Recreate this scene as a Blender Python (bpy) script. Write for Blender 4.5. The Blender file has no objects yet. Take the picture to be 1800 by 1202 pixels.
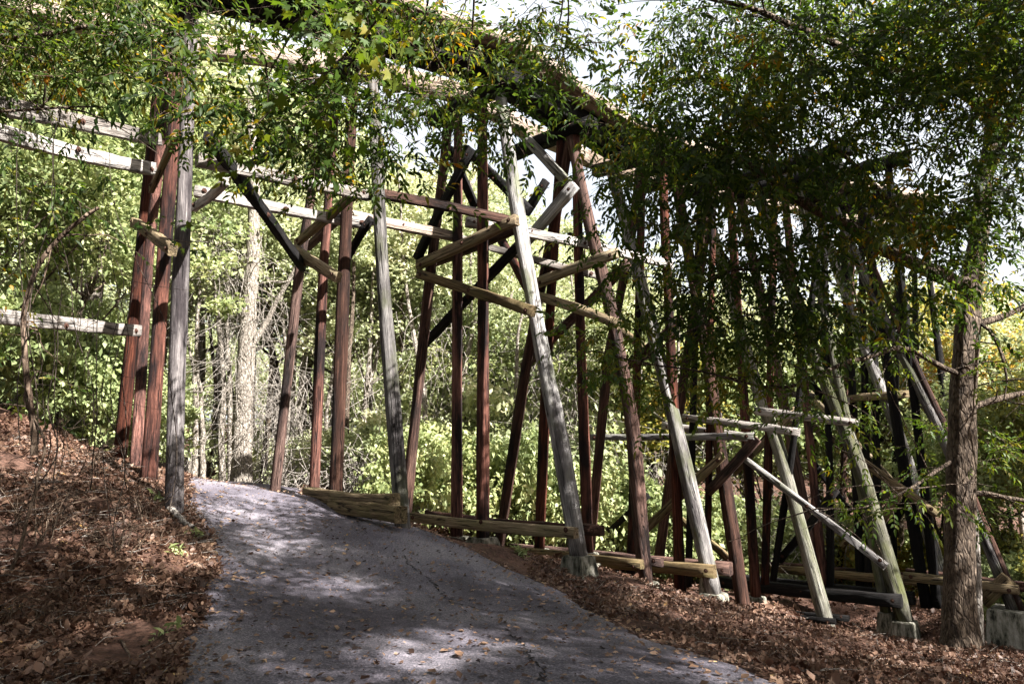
import bpy, math, random
import numpy as np
from mathutils import Vector, Matrix
rng = np.random.default_rng(11); random.seed(11)
C = bpy.context.scene.collection
SC = bpy.context.scene
# ------------------------------------------------------------------ camera
F = 1200.0; YH = 790.0; EYE = 1.6
PITCH = math.atan((YH-601)/F)
cam = bpy.data.cameras.new('camera'); cam.sensor_width = 36; cam.lens = 24; cam.clip_end = 2000; cam.clip_start = 0.05
camo = bpy.data.objects.new('camera', cam); C.objects.link(camo)
camo.location = (0, 0, EYE); camo.rotation_euler = (math.pi/2+PITCH, 0, 0); SC.camera = camo
# ------------------------------------------------------------------ light
SUN_EL = math.radians(43); SUN_DIR = Vector((0.82, -0.57, 0)).normalized()
w = bpy.data.worlds.new('World'); SC.world = w; w.use_nodes = True
nt = w.node_tree; nt.nodes.clear()
sky = nt.nodes.new('ShaderNodeTexSky'); sky.sky_type = 'NISHITA'; sky.sun_disc = False
sky.sun_elevation = SUN_EL; sky.sun_rotation = math.atan2(SUN_DIR.x, SUN_DIR.y)
bg = nt.nodes.new('ShaderNodeBackground'); bg.inputs['Strength'].default_value = 0.05; sky.dust_density = 7; sky.air_density = 1.6; sky.ozone_density = .6; sky.sun_intensity = 1
wo = nt.nodes.new('ShaderNodeOutputWorld')
wtc = nt.nodes.new('ShaderNodeTexCoord'); wn = nt.nodes.new('ShaderNodeTexNoise'); wn.inputs['Scale'].default_value = 2.2; wn.inputs['Detail'].default_value = 5
wr = nt.nodes.new('ShaderNodeMapRange'); wr.inputs['From Min'].default_value = .32; wr.inputs['From Max'].default_value = .58; wr.inputs['To Min'].default_value = .4; wr.inputs['To Max'].default_value = .9
wm = nt.nodes.new('ShaderNodeMix'); wm.data_type = 'RGBA'; wm.inputs[7].default_value = (4.3, 4.45, 4.75, 1)      # white veil added so the sky patches read blown out
nt.links.new(wtc.outputs['Generated'], wn.inputs[0]); nt.links.new(wn.outputs['Fac'], wr.inputs[0]); nt.links.new(wr.outputs[0], wm.inputs[0]); nt.links.new(sky.outputs[0], wm.inputs[6]); nt.links.new(wm.outputs[2], bg.inputs[0]); nt.links.new(bg.outputs[0], wo.inputs[0])
sl = bpy.data.lights.new('sun', 'SUN'); sl.energy = 5.0; sl.angle = math.radians(0.55); sl.color = (1, 0.965, 0.92)
so = bpy.data.objects.new('sun', sl); C.objects.link(so)
sd = sun_vec = Vector((SUN_DIR.x*math.cos(SUN_EL), SUN_DIR.y*math.cos(SUN_EL), math.sin(SUN_EL)))
so.rotation_euler = sd.to_track_quat('Z', 'Y').to_euler(); so.location = (0, 0, 30)
SC.view_settings.view_transform = 'Standard'; SC.view_settings.look = 'None'; SC.view_settings.gamma = 1
SC.view_settings.exposure = 2.6
cy = SC.cycles
cy.max_bounces = 6; cy.diffuse_bounces = 3; cy.glossy_bounces = 2; cy.transmission_bounces = 3; cy.transparent_max_bounces = 4
cy.caustics_reflective = False; cy.caustics_refractive = False; cy.sample_clamp_indirect = 6

# ------------------------------------------------------------------ helpers
cp, sp = math.cos(PITCH), math.sin(PITCH)
def ray(u, v):
    x = (u-900)/F; y = (601-v)/F
    return np.array([x, cp-y*sp, y*cp+sp])
def at(u, v, depth):
    r = ray(u, v); return np.array([0, 0, EYE]) + r*depth/r[1]
def pix(P):
    d = np.asarray(P, float)-np.array([0, 0, EYE]); z = d[1]*cp+d[2]*sp; y = -d[1]*sp+d[2]*cp
    return 900+F*d[0]/z, 601-F*y/z

def tag(o, label=None, cat=None, group=None, kind=None):
    if label: o['label'] = label
    if cat: o['category'] = cat
    if group: o['group'] = group
    if kind: o['kind'] = kind
    return o
def empty(name, loc, label=None, cat=None, group=None):
    o = bpy.data.objects.new(name, None); o.empty_display_size = .3; o.location = loc; C.objects.link(o)
    return tag(o, label, cat, group)
def link(name, me, parent=None, mats=(), matrix=None):
    o = bpy.data.objects.new(name, me); C.objects.link(o)
    for m in mats: me.materials.append(m)
    if matrix is not None: o.matrix_basis = matrix
    if parent is not None:
        o.parent = parent
        r = parent
        off = Vector((0, 0, 0))
        while r is not None:            # empties only translate; everything else sits at identity
            if r.type == 'EMPTY': off += r.location
            r = r.parent
        o.matrix_parent_inverse = Matrix.Translation(-off) if parent.type == 'EMPTY' else parent.matrix_basis.inverted()
    return o
def mesh_np(name, V, Fc, smooth=False):
    """V (n,3), Fc (m,k) all faces same size"""
    V = np.asarray(V, np.float32); Fc = np.asarray(Fc, np.int32)
    me = bpy.data.meshes.new(name); k = Fc.shape[1]
    me.vertices.add(len(V)); me.vertices.foreach_set('co', V.ravel())
    me.loops.add(Fc.size); me.loops.foreach_set('vertex_index', Fc.ravel())
    me.polygons.add(len(Fc)); me.polygons.foreach_set('loop_start', np.arange(0, Fc.size, k, dtype=np.int32))
    me.polygons.foreach_set('loop_total', np.full(len(Fc), k, np.int32))
    if smooth: me.polygons.foreach_set('use_smooth', np.ones(len(Fc), bool))
    me.update(calc_edges=True); return me

class MB:
    def __init__(s): s.V = []; s.F = []; s.n = 0
    def add(s, V, Fc):
        V = np.asarray(V, float); s.V.append(V); s.F.append(np.asarray(Fc)+s.n); s.n += len(V)
    def tube(s, P, R, k=8):
        P = np.asarray(P, float); n = len(P); R = np.broadcast_to(R, n)
        T = np.gradient(P, axis=0); T /= np.linalg.norm(T, axis=1)[:, None]+1e-9
        ref = np.array([0, 0, 1.0]) if abs(T[:, 2]).mean() < .8 else np.array([1.0, 0, 0])
        A = np.cross(T, ref); A /= np.linalg.norm(A, axis=1)[:, None]+1e-9; B = np.cross(T, A)
        a = np.arange(k)*2*math.pi/k
        V = P[:, None]+R[:, None, None]*(A[:, None]*np.cos(a)[None, :, None]+B[:, None]*np.sin(a)[None, :, None])
        i = np.arange(n-1)[:, None]*k; j = np.arange(k)[None]; j2 = (j+1) % k
        Fc = np.stack([i+j, i+j2, i+k+j2, i+k+j], -1).reshape(-1, 4)
        s.add(V.reshape(-1, 3), Fc)
    def mesh(s, name, smooth=True): return mesh_np(name, np.concatenate(s.V), np.concatenate(s.F), smooth)

def smooth_path(P, n, wob=0.0, r=rng):
    P = np.asarray(P, float)
    d = np.r_[0, np.cumsum(np.linalg.norm(np.diff(P, axis=0), axis=1))]
    t = np.linspace(0, d[-1], n)
    # Catmull-Rom like via cubic smoothing of linear interp
    Q = np.stack([np.interp(t, d, P[:, i]) for i in range(3)], 1)
    for _ in range(2): Q[1:-1] = (Q[:-2]+2*Q[1:-1]+Q[2:])/4
    if wob:
        w_ = r.normal(0, 1, Q.shape); 
        for _ in range(2): w_[1:-1] = (w_[:-2]+w_[1:-1]+w_[2:])/3
        w_[0] = 0; w_[-1] *= .3; Q += w_*wob
    return Q

# cheap value noise in 3D
_G = np.random.default_rng(5).random((32, 32, 32))
def vnoise(P, s=1.0):
    P = np.asarray(P)*s+100.0; i = np.floor(P).astype(int); f = P-i; f = f*f*(3-2*f); o = 0
    for a in (0, 1):
        for b in (0, 1):
            for c in (0, 1):
                g = _G[(i[..., 0]+a) % 32, (i[..., 1]+b) % 32, (i[..., 2]+c) % 32]
                o = o+g*(f[..., 0] if a else 1-f[..., 0])*(f[..., 1] if b else 1-f[..., 1])*(f[..., 2] if c else 1-f[..., 2])
    return o

# ------------------------------------------------------------------ materials
def mat(name):
    m = bpy.data.materials.new(name); m.use_nodes = True; t = m.node_tree; t.nodes.clear()
    out = t.nodes.new('ShaderNodeOutputMaterial'); p = t.nodes.new('ShaderNodeBsdfPrincipled')
    t.links.new(p.outputs[0], out.inputs[0]); p.inputs['Specular IOR Level'].default_value = .12; return m, t, p, out
def N(t, ty, **kw):
    n = t.nodes.new(ty)
    for k, v in kw.items():
        if k.startswith('i_'): n.inputs[k[2:].replace('_', ' ')].default_value = v
        else: setattr(n, k, v)
    return n
def ramp(t, stops, interp='LINEAR'):
    r = t.nodes.new('ShaderNodeValToRGB'); r.color_ramp.interpolation = interp; e = r.color_ramp.elements
    while len(e) < len(stops): e.new(.5)
    for x, (p, c) in zip(e, stops): x.position = p; x.color = (*c, 1) if len(c) == 3 else c
    return r
def wood(name, cols, patch, patchamt=(.45, .6), moss=None, rough=.85):
    m, t, p, out = mat(name); L = t.links.new
    tc = N(t, 'ShaderNodeTexCoord'); oi = N(t, 'ShaderNodeObjectInfo')
    mul = N(t, 'ShaderNodeMath', operation='MULTIPLY'); mul.inputs[1].default_value = 37; L(oi.outputs['Random'], mul.inputs[0])
    def nz(scale, detail, sc, rg=.6):
        mp = N(t, 'ShaderNodeMapping'); mp.inputs['Scale'].default_value = scale; L(tc.outputs['Object'], mp.inputs[0])
        n = N(t, 'ShaderNodeTexNoise', noise_dimensions='4D'); n.inputs['Scale'].default_value = sc; n.inputs['Detail'].default_value = detail
        n.inputs['Roughness'].default_value = rg
        L(mp.outputs[0], n.inputs['Vector']); L(mul.outputs[0], n.inputs['W']); return n
    grain = nz((14, 14, .55), 5, 2.2); fine = nz((40, 40, 1.0), 4, 2.5, .7); pt = nz((2.6, 2.6, .42), 6, 1.2, .68)
    r = ramp(t, [(.25, cols[0]), (.5, cols[1]), (.72, cols[2])]); L(grain.outputs['Fac'], r.inputs[0])
    pr = ramp(t, [(patchamt[0], (0, 0, 0)), (patchamt[1], (1, 1, 1))]); L(pt.outputs['Fac'], pr.inputs[0])
    mx = N(t, 'ShaderNodeMix', data_type='RGBA'); L(pr.outputs[0], mx.inputs[0]); L(r.outputs[0], mx.inputs[6]); mx.inputs[7].default_value = (*patch, 1)
    # grain modulates patch also
    gm = N(t, 'ShaderNodeMix', data_type='RGBA', blend_type='MULTIPLY'); gm.inputs[0].default_value = .75
    fr = ramp(t, [(.34, (.16, .15, .15)), (.47, (.8, .8, .8)), (.66, (1.4, 1.36, 1.33))]); L(fine.outputs['Fac'], fr.inputs[0])
    L(mx.outputs[2], gm.inputs[6]); L(fr.outputs[0], gm.inputs[7]); last = gm.outputs[2]
    if moss:
        ms = nz((2, 2, .9), 5, 1.3); mr = ramp(t, [(.5, (0, 0, 0)), (.66, (.8, .8, .8))]); L(ms.outputs['Fac'], mr.inputs[0])
        m2 = N(t, 'ShaderNodeMix', data_type='RGBA'); L(mr.outputs[0], m2.inputs[0]); L(last, m2.inputs[6]); m2.inputs[7].default_value = (*moss, 1); last = m2.outputs[2]
    vo = nz((7, 7, .35), 2, 1.7); kn = ramp(t, [(.575, (0, 0, 0)), (.60, (1, 1, 1)), (.63, (0, 0, 0))])
    L(vo.outputs['Fac'], kn.inputs[0])
    ck = N(t, 'ShaderNodeMix', data_type='RGBA'); L(kn.outputs[0], ck.inputs[0]); L(last, ck.inputs[6]); ck.inputs[7].default_value = (.012, .01, .01, 1)
    rv = N(t, 'ShaderNodeMapRange'); rv.inputs['To Min'].default_value = .5; rv.inputs['To Max'].default_value = 1.25; L(oi.outputs['Random'], rv.inputs[0])
    rs = N(t, 'ShaderNodeMapRange'); rs.inputs['To Min'].default_value = 1.0; rs.inputs['To Max'].default_value = .72; L(oi.outputs['Random'], rs.inputs[0])
    hv = N(t, 'ShaderNodeHueSaturation'); L(rv.outputs[0], hv.inputs['Value']); L(rs.outputs[0], hv.inputs['Saturation']); L(ck.outputs[2], hv.inputs['Color'])
    L(hv.outputs[0], p.inputs['Base Color'])
    p.inputs['Roughness'].default_value = rough
    ad = N(t, 'ShaderNodeMath', operation='MULTIPLY_ADD'); ad.inputs[1].default_value = .6; L(grain.outputs['Fac'], ad.inputs[0]); L(fine.outputs['Fac'], ad.inputs[2])
    sb = N(t, 'ShaderNodeMath', operation='SUBTRACT'); L(ad.outputs[0], sb.inputs[0]); L(kn.outputs[0], sb.inputs[1])
    b = N(t, 'ShaderNodeBump'); b.inputs['Strength'].default_value = 1; b.inputs['Distance'].default_value = .035
    L(sb.outputs[0], b.inputs['Height']); L(b.outputs[0], p.inputs['Normal'])
    return m
M = {}
M['red'] = wood('red_brown_pole', [(.022, .008, .006), (.12, .036, .020), (.27, .095, .055)], (.014, .008, .008), (.44, .58))
M['brown'] = wood('brown_pole', [(.018, .010, .008), (.075, .034, .023), (.19, .10, .07)], (.018, .012, .011), (.48, .62))
M['grey'] = wood('weathered_grey_pole', [(.05, .045, .045), (.24, .225, .215), (.46, .435, .41)], (.09, .08, .08), (.48, .6), (.10, .11, .05))
M['lime'] = wood('algae_grown_pole', [(.04, .038, .03), (.17, .16, .125), (.36, .34, .29)], (.085, .09, .045), (.46, .6), (.12, .13, .04))
M['dark'] = wood('creosote_black_timber', [(.003, .003, .003), (.009, .008, .008), (.026, .021, .019)], (.004, .004, .004), (.5, .62))  # creosote black, deepened to carry shade on the girders under the edge beam
M['creo_shade'] = wood('shaded_creosote_grey_pole', [(.035, .03, .032), (.11, .095, .095), (.30, .27, .26)], (.035, .028, .03), (.46, .58))  # darker grey carries the pole's shade in its colour; patches are creosote
M['pale'] = wood('bleached_plank', [(.12, .105, .09), (.32, .285, .255), (.52, .47, .43)], (.16, .12, .10), (.55, .7))
M['tan'] = wood('tan_plank', [(.17, .12, .09), (.34, .25, .18), (.50, .40, .31)], (.10, .07, .05), (.58, .7))
M['oliv'] = wood('mossy_timber', [(.06, .042, .02), (.22, .155, .075), (.38, .28, .15)], (.09, .06, .032), (.52, .68), (.16, .14, .045))
def bark(name, c0, c1, c2):
    m, t, p, out = mat(name); L = t.links.new
    tc = N(t, 'ShaderNodeTexCoord'); mp = N(t, 'ShaderNodeMapping'); mp.inputs['Scale'].default_value = (12, 12, 4.2); L(tc.outputs['Object'], mp.inputs[0])
    n = N(t, 'ShaderNodeTexNoise'); n.inputs['Scale'].default_value = 1.6; n.inputs['Detail'].default_value = 6; n.inputs['Roughness'].default_value = .7; n.inputs['Distortion'].default_value = .6; L(mp.outputs[0], n.inputs[0])
    v = N(t, 'ShaderNodeTexVoronoi', feature='DISTANCE_TO_EDGE'); v.inputs['Scale'].default_value = 1.5; L(mp.outputs[0], v.inputs['Vector'])
    r = ramp(t, [(.38, c0), (.5, c1), (.64, c2)]); L(n.outputs['Fac'], r.inputs[0])
    vr = ramp(t, [(0, (.25, .25, .25)), (.18, (1, 1, 1))]); L(v.outputs['Distance'], vr.inputs[0])
    mx = N(t, 'ShaderNodeMix', data_type='RGBA', blend_type='MULTIPLY'); mx.inputs[0].default_value = .45; L(r.outputs[0], mx.inputs[6]); L(vr.outputs[0], mx.inputs[7])
    L(mx.outputs[2], p.inputs['Base Color']); p.inputs['Roughness'].default_value = .9
    ad = N(t, 'ShaderNodeMath', operation='ADD'); L(n.outputs['Fac'], ad.inputs[0]); L(vr.outputs[0], ad.inputs[1])
    b = N(t, 'ShaderNodeBump'); b.inputs['Strength'].default_value = .8; b.inputs['Distance'].default_value = .03; L(ad.outputs[0], b.inputs['Height']); L(b.outputs[0], p.inputs['Normal'])
    return m
M['bark'] = bark('grey_brown_bark', (.022, .016, .012), (.075, .056, .042), (.17, .13, .097))
M['barkpale'] = bark('pale_bark', (.10, .085, .07), (.22, .19, .16), (.38, .34, .29))
M['barkdark'] = bark('dark_bark', (.02, .015, .012), (.05, .038, .03), (.09, .07, .055))
M['vine'] = bark('dry_vine', (.12, .10, .085), (.27, .24, .21), (.44, .40, .36))
M['twig'] = bark('brown_twig', (.05, .032, .022), (.10, .07, .05), (.2, .15, .11))
def leafmat(name, stops, trans=.45, nscale=.6, hue=0):
    m, t, p, out = mat(name); L = t.links.new
    g = N(t, 'ShaderNodeNewGeometry'); tc = N(t, 'ShaderNodeTexCoord'); oi = N(t, 'ShaderNodeObjectInfo')
    ad0 = N(t, 'ShaderNodeVectorMath', operation='ADD'); L(tc.outputs['Object'], ad0.inputs[0]); L(oi.outputs['Location'], ad0.inputs[1])
    n = N(t, 'ShaderNodeTexNoise'); n.inputs['Scale'].default_value = nscale; n.inputs['Detail'].default_value = 3; L(ad0.outputs[0], n.inputs['Vector'])
    a = N(t, 'ShaderNodeMath', operation='MULTIPLY_ADD'); a.inputs[1].default_value = .42; L(g.outputs['Random Per Island'], a.inputs[0])
    b = N(t, 'ShaderNodeMath', operation='MULTIPLY_ADD'); b.inputs[1].default_value = 1.25; b.inputs[2].default_value = -.35; L(n.outputs['Fac'], b.inputs[0]); L(b.outputs[0], a.inputs[2])
    r = ramp(t, stops); L(a.outputs[0], r.inputs[0])
    L(r.outputs[0], p.inputs['Base Color']); p.inputs['Roughness'].default_value = .5; p.inputs['Specular IOR Level'].default_value = .2
    tr = N(t, 'ShaderNodeBsdfTranslucent'); hs = N(t, 'ShaderNodeHueSaturation'); hs.inputs['Hue'].default_value = .485; hs.inputs['Saturation'].default_value = 1.1; hs.inputs['Value'].default_value = 1.3
    L(r.outputs[0], hs.inputs['Color']); L(hs.outputs[0], tr.inputs[0])
    ms = N(t, 'ShaderNodeMixShader'); ms.inputs[0].default_value = trans; L(p.outputs[0], ms.inputs[1]); L(tr.outputs[0], ms.inputs[2]); L(ms.outputs[0], out.inputs[0])
    return m
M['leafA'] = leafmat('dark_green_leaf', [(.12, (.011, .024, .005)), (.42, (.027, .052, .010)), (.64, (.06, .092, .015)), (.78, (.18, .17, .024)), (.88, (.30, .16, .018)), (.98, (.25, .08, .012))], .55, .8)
M['leafM'] = leafmat('yellow_green_leaf', [(.1, (.020, .042, .008)), (.45, (.05, .09, .012)), (.7, (.11, .14, .02)), (.92, (.30, .22, .03))], .45, 1.0)
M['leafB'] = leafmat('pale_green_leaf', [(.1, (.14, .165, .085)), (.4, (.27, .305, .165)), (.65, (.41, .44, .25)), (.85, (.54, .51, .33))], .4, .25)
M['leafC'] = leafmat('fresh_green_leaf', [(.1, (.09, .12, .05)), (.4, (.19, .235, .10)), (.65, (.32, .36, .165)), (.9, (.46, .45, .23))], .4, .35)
M['leafY'] = leafmat('autumn_yellow_leaf', [(.1, (.09, .11, .03)), (.4, (.22, .23, .06)), (.65, (.34, .30, .07)), (.9, (.46, .26, .08))], .4, .3)
M['litter'] = leafmat('fallen_leaf', [(.0, (.016, .008, .005)), (.3, (.055, .027, .017)), (.5, (.095, .052, .034)), (.68, (.16, .095, .064)), (.86, (.28, .19, .135)), (.97, (.34, .19, .045))], .12, 1.6)
M['litterpath'] = leafmat('fallen_leaf_tan', [(.0, (.018, .011, .009)), (.3, (.05, .028, .02)), (.5, (.16, .095, .06)), (.72, (.27, .18, .125)), (.94, (.42, .28, .09))], .12, 3)

# ------------------------------------------------------------------ bent planes
# theta: plan angle of the bent; near foot pixel + depth
BENTS = {
 'A': (38, 306, 9.6), 'B': (41, 707, 11.0), 'C': (46, 1016, 12.3), 'D': (48, 1133, 14.6), 'E': (50, 1252, 16.3),
 'F': (50, 1305, 17.8), 'G': (48, 1450, 17.6), 'H': (47, 1590, 17.4), 'I': (46, 1660, 19.4), 'J': (44, 1782, 16.2), 'K': (45, 1700, 22.5)}
PL = {}
for k, (th, u, dep) in BENTS.items():
    th = math.radians(th); P = at(u, 950, dep)
    PL[k] = (P, np.array([-math.sin(th), math.cos(th), 0]), np.array([math.cos(th), math.sin(th), 0]))
def onp(b, u, v, off=0.0):
    P, T, Nn = PL[b]; r = ray(u, v); o = np.array([0, 0, EYE])
    return o+r*(((P+Nn*off-o)@Nn)/(r@Nn))

# ------------------------------------------------------------------ terrain
ctl = [at(300, 1200, 4.7), at(900, 1202, 4.7), at(1350, 1200, 4.9), at(375, 985, 8), at(350, 925, 9.4), at(700, 1000, 8.6),
       at(1000, 1042, 9.0), at(830, 965, 10.6), at(640, 905, 12.4), at(560, 880, 13.6), at(330, 850, 16.5), at(450, 849, 18.5), at(500, 900, 11.5),
       at(0, 1202, 4.6), at(0, 1080, 5.4), at(60, 990, 6.2), at(0, 880, 7.5), at(150, 900, 7.6), at(230, 900, 8.6), at(0, 722, 11.5), at(120, 770, 12.5),
       at(1200, 1130, 6.6), at(1600, 1200, 7.2), at(1800, 1190, 8.2), at(1685, 1138, 10.2), at(1500, 1125, 12.0), at(1300, 1085, 13.6), at(1780, 1180, 13.6),
       at(1400, 1140, 8.5), at(1100, 1030, 12.2)]
for b, u, v, dz in (('A', 306, 900, 0), ('A', 262, 832, -.05), ('A', 211, 806, -.05), ('B', 707, 925, 0), ('B', 590, 868, -.1), ('B', 483, 862, -.05),
                    ('C', 1016, 1000, -.12), ('C', 849, 950, -.15), ('C', 712, 905, -.6), ('D', 1133, 1022, -.15), ('D', 1033, 975, -.4), ('D', 877, 960, -.6),
                    ('E', 1252, 1064, -.4), ('E', 1040, 985, -.6), ('F', 1305, 1064, -.05), ('F', 1158, 990, -.8), ('G', 1450, 1090, -.15), ('G', 1345, 1010, -.8),
                    ('H', 1590, 1115, -.4), ('H', 1443, 1035, -.7), ('I', 1660, 1050, -.5), ('I', 1520, 1020, -.4), ('J', 1782, 1135, 0), ('J', 1640, 1050, -.5)):
    p = onp(b, u, v); p[2] += dz; ctl.append(p)
ctl += [np.array(q, float) for q in (
    (0, 0, 0), (-2, 0, 0.02), (2, 0, -.05), (0, -6, -.3), (-5, -4, 1.2), (-3.6, 1, .45), (-7, 2, 1.9), (-8, 5, 2.3), (-12, 8, 3.7), (-14, -2, 3.6), (-14, 18, 3.2), (-15, 26, 1.2), (-9.8, 21, .35), (-11, 26, .1),
    (4, 1, -.5), (7, 1, -1.3), (12, 3, -2.6), (20, 8, -4.2), (6, -8, -1.4), (20, -12, -3.5), (-20, -15, 5),
    (-6, 22, .3), (-8, 30, -.2), (-2, 22, -.5), (0, 26, -1.6), (6, 26, -3.2), (10, 25, -3.8), (15, 24, -4.0), (22, 20, -4.4), (14, 32, -3.6), (0, 40, -1.2), (-20, 34, 1.6), (30, 36, -3), (-45, 20, 8), (45, 10, -5),
    (0, 70, 1), (-40, 70, 5), (50, 70, 0), (-60, -40, 6), (60, -40, -4), (0, -50, -1), (0, 130, 4), (-130, 60, 8), (130, 60, 0), (-130, -130, 4), (130, -130, 0), (-130, 130, 6), (130, 130, 3))]
ctl = np.array(ctl)
def _U(d2): return np.where(d2 > 0, .5*d2*np.log(d2+1e-12), 0)
n_ = len(ctl); XY = ctl[:, :2]; K = _U(((XY[:, None]-XY[None])**2).sum(-1))+np.eye(n_)*.12
Pm = np.c_[np.ones(n_), XY]; Am = np.zeros((n_+3, n_+3)); Am[:n_, :n_] = K; Am[:n_, n_:] = Pm; Am[n_:, :n_] = Pm.T
sol = np.linalg.solve(Am, np.r_[ctl[:, 2], 0, 0, 0])
def tps(x, y):
    x = np.asarray(x, float); y = np.asarray(y, float); sh = x.shape; q = np.stack([x.ravel(), y.ravel()], 1); out = np.empty(len(q))
    for i in range(0, len(q), 20000):
        qq = q[i:i+20000]; out[i:i+20000] = _U(((qq[:, None]-XY[None])**2).sum(-1))@sol[:n_]+sol[n_]+qq@sol[n_+1:]
    return out.reshape(sh)
# path edges (world xy) from near to far
def gxy(u, v, d): p = at(u, v, d); return p[:2]
Ledge = [(-1.9, -8), (-2.2, 0), gxy(285, 1202, 4.7), gxy(322, 1110, 5.7), gxy(372, 990, 7.9), gxy(358, 935, 9.2), gxy(325, 905, 10.4), gxy(322, 866, 13.8), (-7.6, 16.6), (-9.3, 20), (-11.5, 25), (-13.5, 32)]
Redge = [(2.4, -8), (1.9, 0), gxy(1425, 1202, 4.9), gxy(1150, 1108, 6.6), gxy(1000, 1042, 9.0), gxy(830, 966, 10.6), gxy(745, 938, 11.4), gxy(640, 905, 12.5), gxy(545, 876, 14.6), (-5.6, 18.6), (-7.4, 24), (-9.6, 32)]
def edge_pts(E, n):
    E = np.array(E, float); Q = smooth_path(np.c_[E, np.zeros(len(E))], n); return Q[:, :2]
NP = 260
LE, RE = edge_pts(Ledge, NP), edge_pts(Redge, NP)
tt = np.arange(NP)*.35
LE[:, 0] += .05*np.sin(tt*2.1)+.04*np.sin(tt*5.3+1); RE[:, 0] += .05*np.sin(tt*1.7+2)+.04*np.sin(tt*4.7)
POLY = np.concatenate([LE, RE[::-1]])
def path_dist(x, y):
    """signed distance to the path outline (negative inside)"""
    q = np.stack([np.ravel(x), np.ravel(y)], 1); A_ = POLY; B_ = np.roll(POLY, -1, 0); out = np.empty(len(q))
    for i in range(0, len(q), 8000):
        p = q[i:i+8000, None]; ab = (B_-A_)[None]; ap = p-A_[None]
        t = np.clip((ap*ab).sum(-1)/((ab**2).sum(-1)+1e-9), 0, 1); d = np.linalg.norm(ap-ab*t[..., None], axis=-1).min(1)
        y0 = A_[None, :, 1] > p[..., 1]; y1 = B_[None, :, 1] > p[..., 1]
        xx = A_[None, :, 0]+(p[..., 1]-A_[None, :, 1])/(ab[..., 1]+1e-12)*ab[..., 0]
        ins = ((y0 != y1) & (p[..., 0] < xx)).sum(1) % 2
        out[i:i+8000] = np.where(ins == 1, -d, d)
    return out.reshape(np.shape(x))
def height(x, y, pd=None):
    x = np.asarray(x, float); y = np.asarray(y, float)
    z = tps(x, y)
    if pd is None: pd = path_dist(x, y)
    m = np.clip(pd/.8, 0, 1)
    P3 = np.stack([x, y, x*0], -1)
    z = z+m*((vnoise(P3, .9)-.5)*.22+(vnoise(P3, 3.1)-.5)*.09+(vnoise(P3, 9)-.5)*.04)
    return z-.03*(pd < 0)*np.clip(-pd/.1, 0, 1)
def axis(a, b, fine0, fine1, step, coarse):
    v = [fine0]; 
    while v[-1] < fine1: v.append(v[-1]+step)
    s = step; w_ = v[-1]
    while w_ < b: s = min(s*1.14, coarse); w_ += s; v.append(w_)
    s = step; w_ = v[0]; l = []
    while w_ > a: s = min(s*1.14, coarse); w_ -= s; l.append(w_)
    return np.array(l[::-1]+v)
gx = axis(-200, 200, -9, 11, .11, 9); gy = axis(-160, 260, 3.5, 17, .11, 9)
X, Y = np.meshgrid(gx, gy); far_ = (abs(X) > 30) | (Y > 45) | (Y < -15)
PD = np.full(X.shape, 9.0); PD[~far_] = path_dist(X[~far_], Y[~far_])
Z = height(X, Y, PD)
nx = len(gx); ii = np.arange(len(gy)-1)[:, None]*nx; jj = np.arange(nx-1)[None]
Fc = np.stack([ii+jj, ii+jj+1, ii+nx+jj+1, ii+nx+jj], -1).reshape(-1, 4)
gm = mesh_np('ground', np.stack([X, Y, Z], -1).reshape(-1, 3), Fc, True)
m, t, p, out = mat('leafy_red_soil'); L = t.links.new
tc = N(t, 'ShaderNodeTexCoord'); n1 = N(t, 'ShaderNodeTexNoise'); n1.inputs['Scale'].default_value = .9; n1.inputs['Detail'].default_value = 6; L(tc.outputs['Object'], n1.inputs[0])
n2 = N(t, 'ShaderNodeTexNoise'); n2.inputs['Scale'].default_value = 26; n2.inputs['Detail'].default_value = 5; L(tc.outputs['Object'], n2.inputs[0])
vv = N(t, 'ShaderNodeTexVoronoi'); vv.inputs['Scale'].default_value = 22; L(tc.outputs['Object'], vv.inputs['Vector'])
r1 = ramp(t, [(.3, (.035, .021, .016)), (.5, (.075, .043, .032)), (.7, (.13, .078, .058))]); L(n1.outputs[0], r1.inputs[0])
r2 = ramp(t, [(.0, (.4, .4, .4)), (1, (1.4, 1.3, 1.25))]); L(vv.outputs['Color'], r2.inputs[0])
mx = N(t, 'ShaderNodeMix', data_type='RGBA', blend_type='MULTIPLY'); mx.inputs[0].default_value = .85; L(r1.outputs[0], mx.inputs[6]); L(r2.outputs[0], mx.inputs[7])
L(mx.outputs[2], p.inputs['Base Color']); p.inputs['Roughness'].default_value = .95
ad = N(t, 'ShaderNodeMath', operation='ADD'); L(n2.outputs[0], ad.inputs[0]); L(vv.outputs['Distance'], ad.inputs[1])
b = N(t, 'ShaderNodeBump'); b.inputs['Strength'].default_value = .8; b.inputs['Distance'].default_value = .04; L(ad.outputs[0], b.inputs['Height']); L(b.outputs[0], p.inputs['Normal'])
g = link('ground', gm, None, [m]); tag(g, 'reddish forest floor sloping from the left bank down to the ravine', kind='structure')
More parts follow.
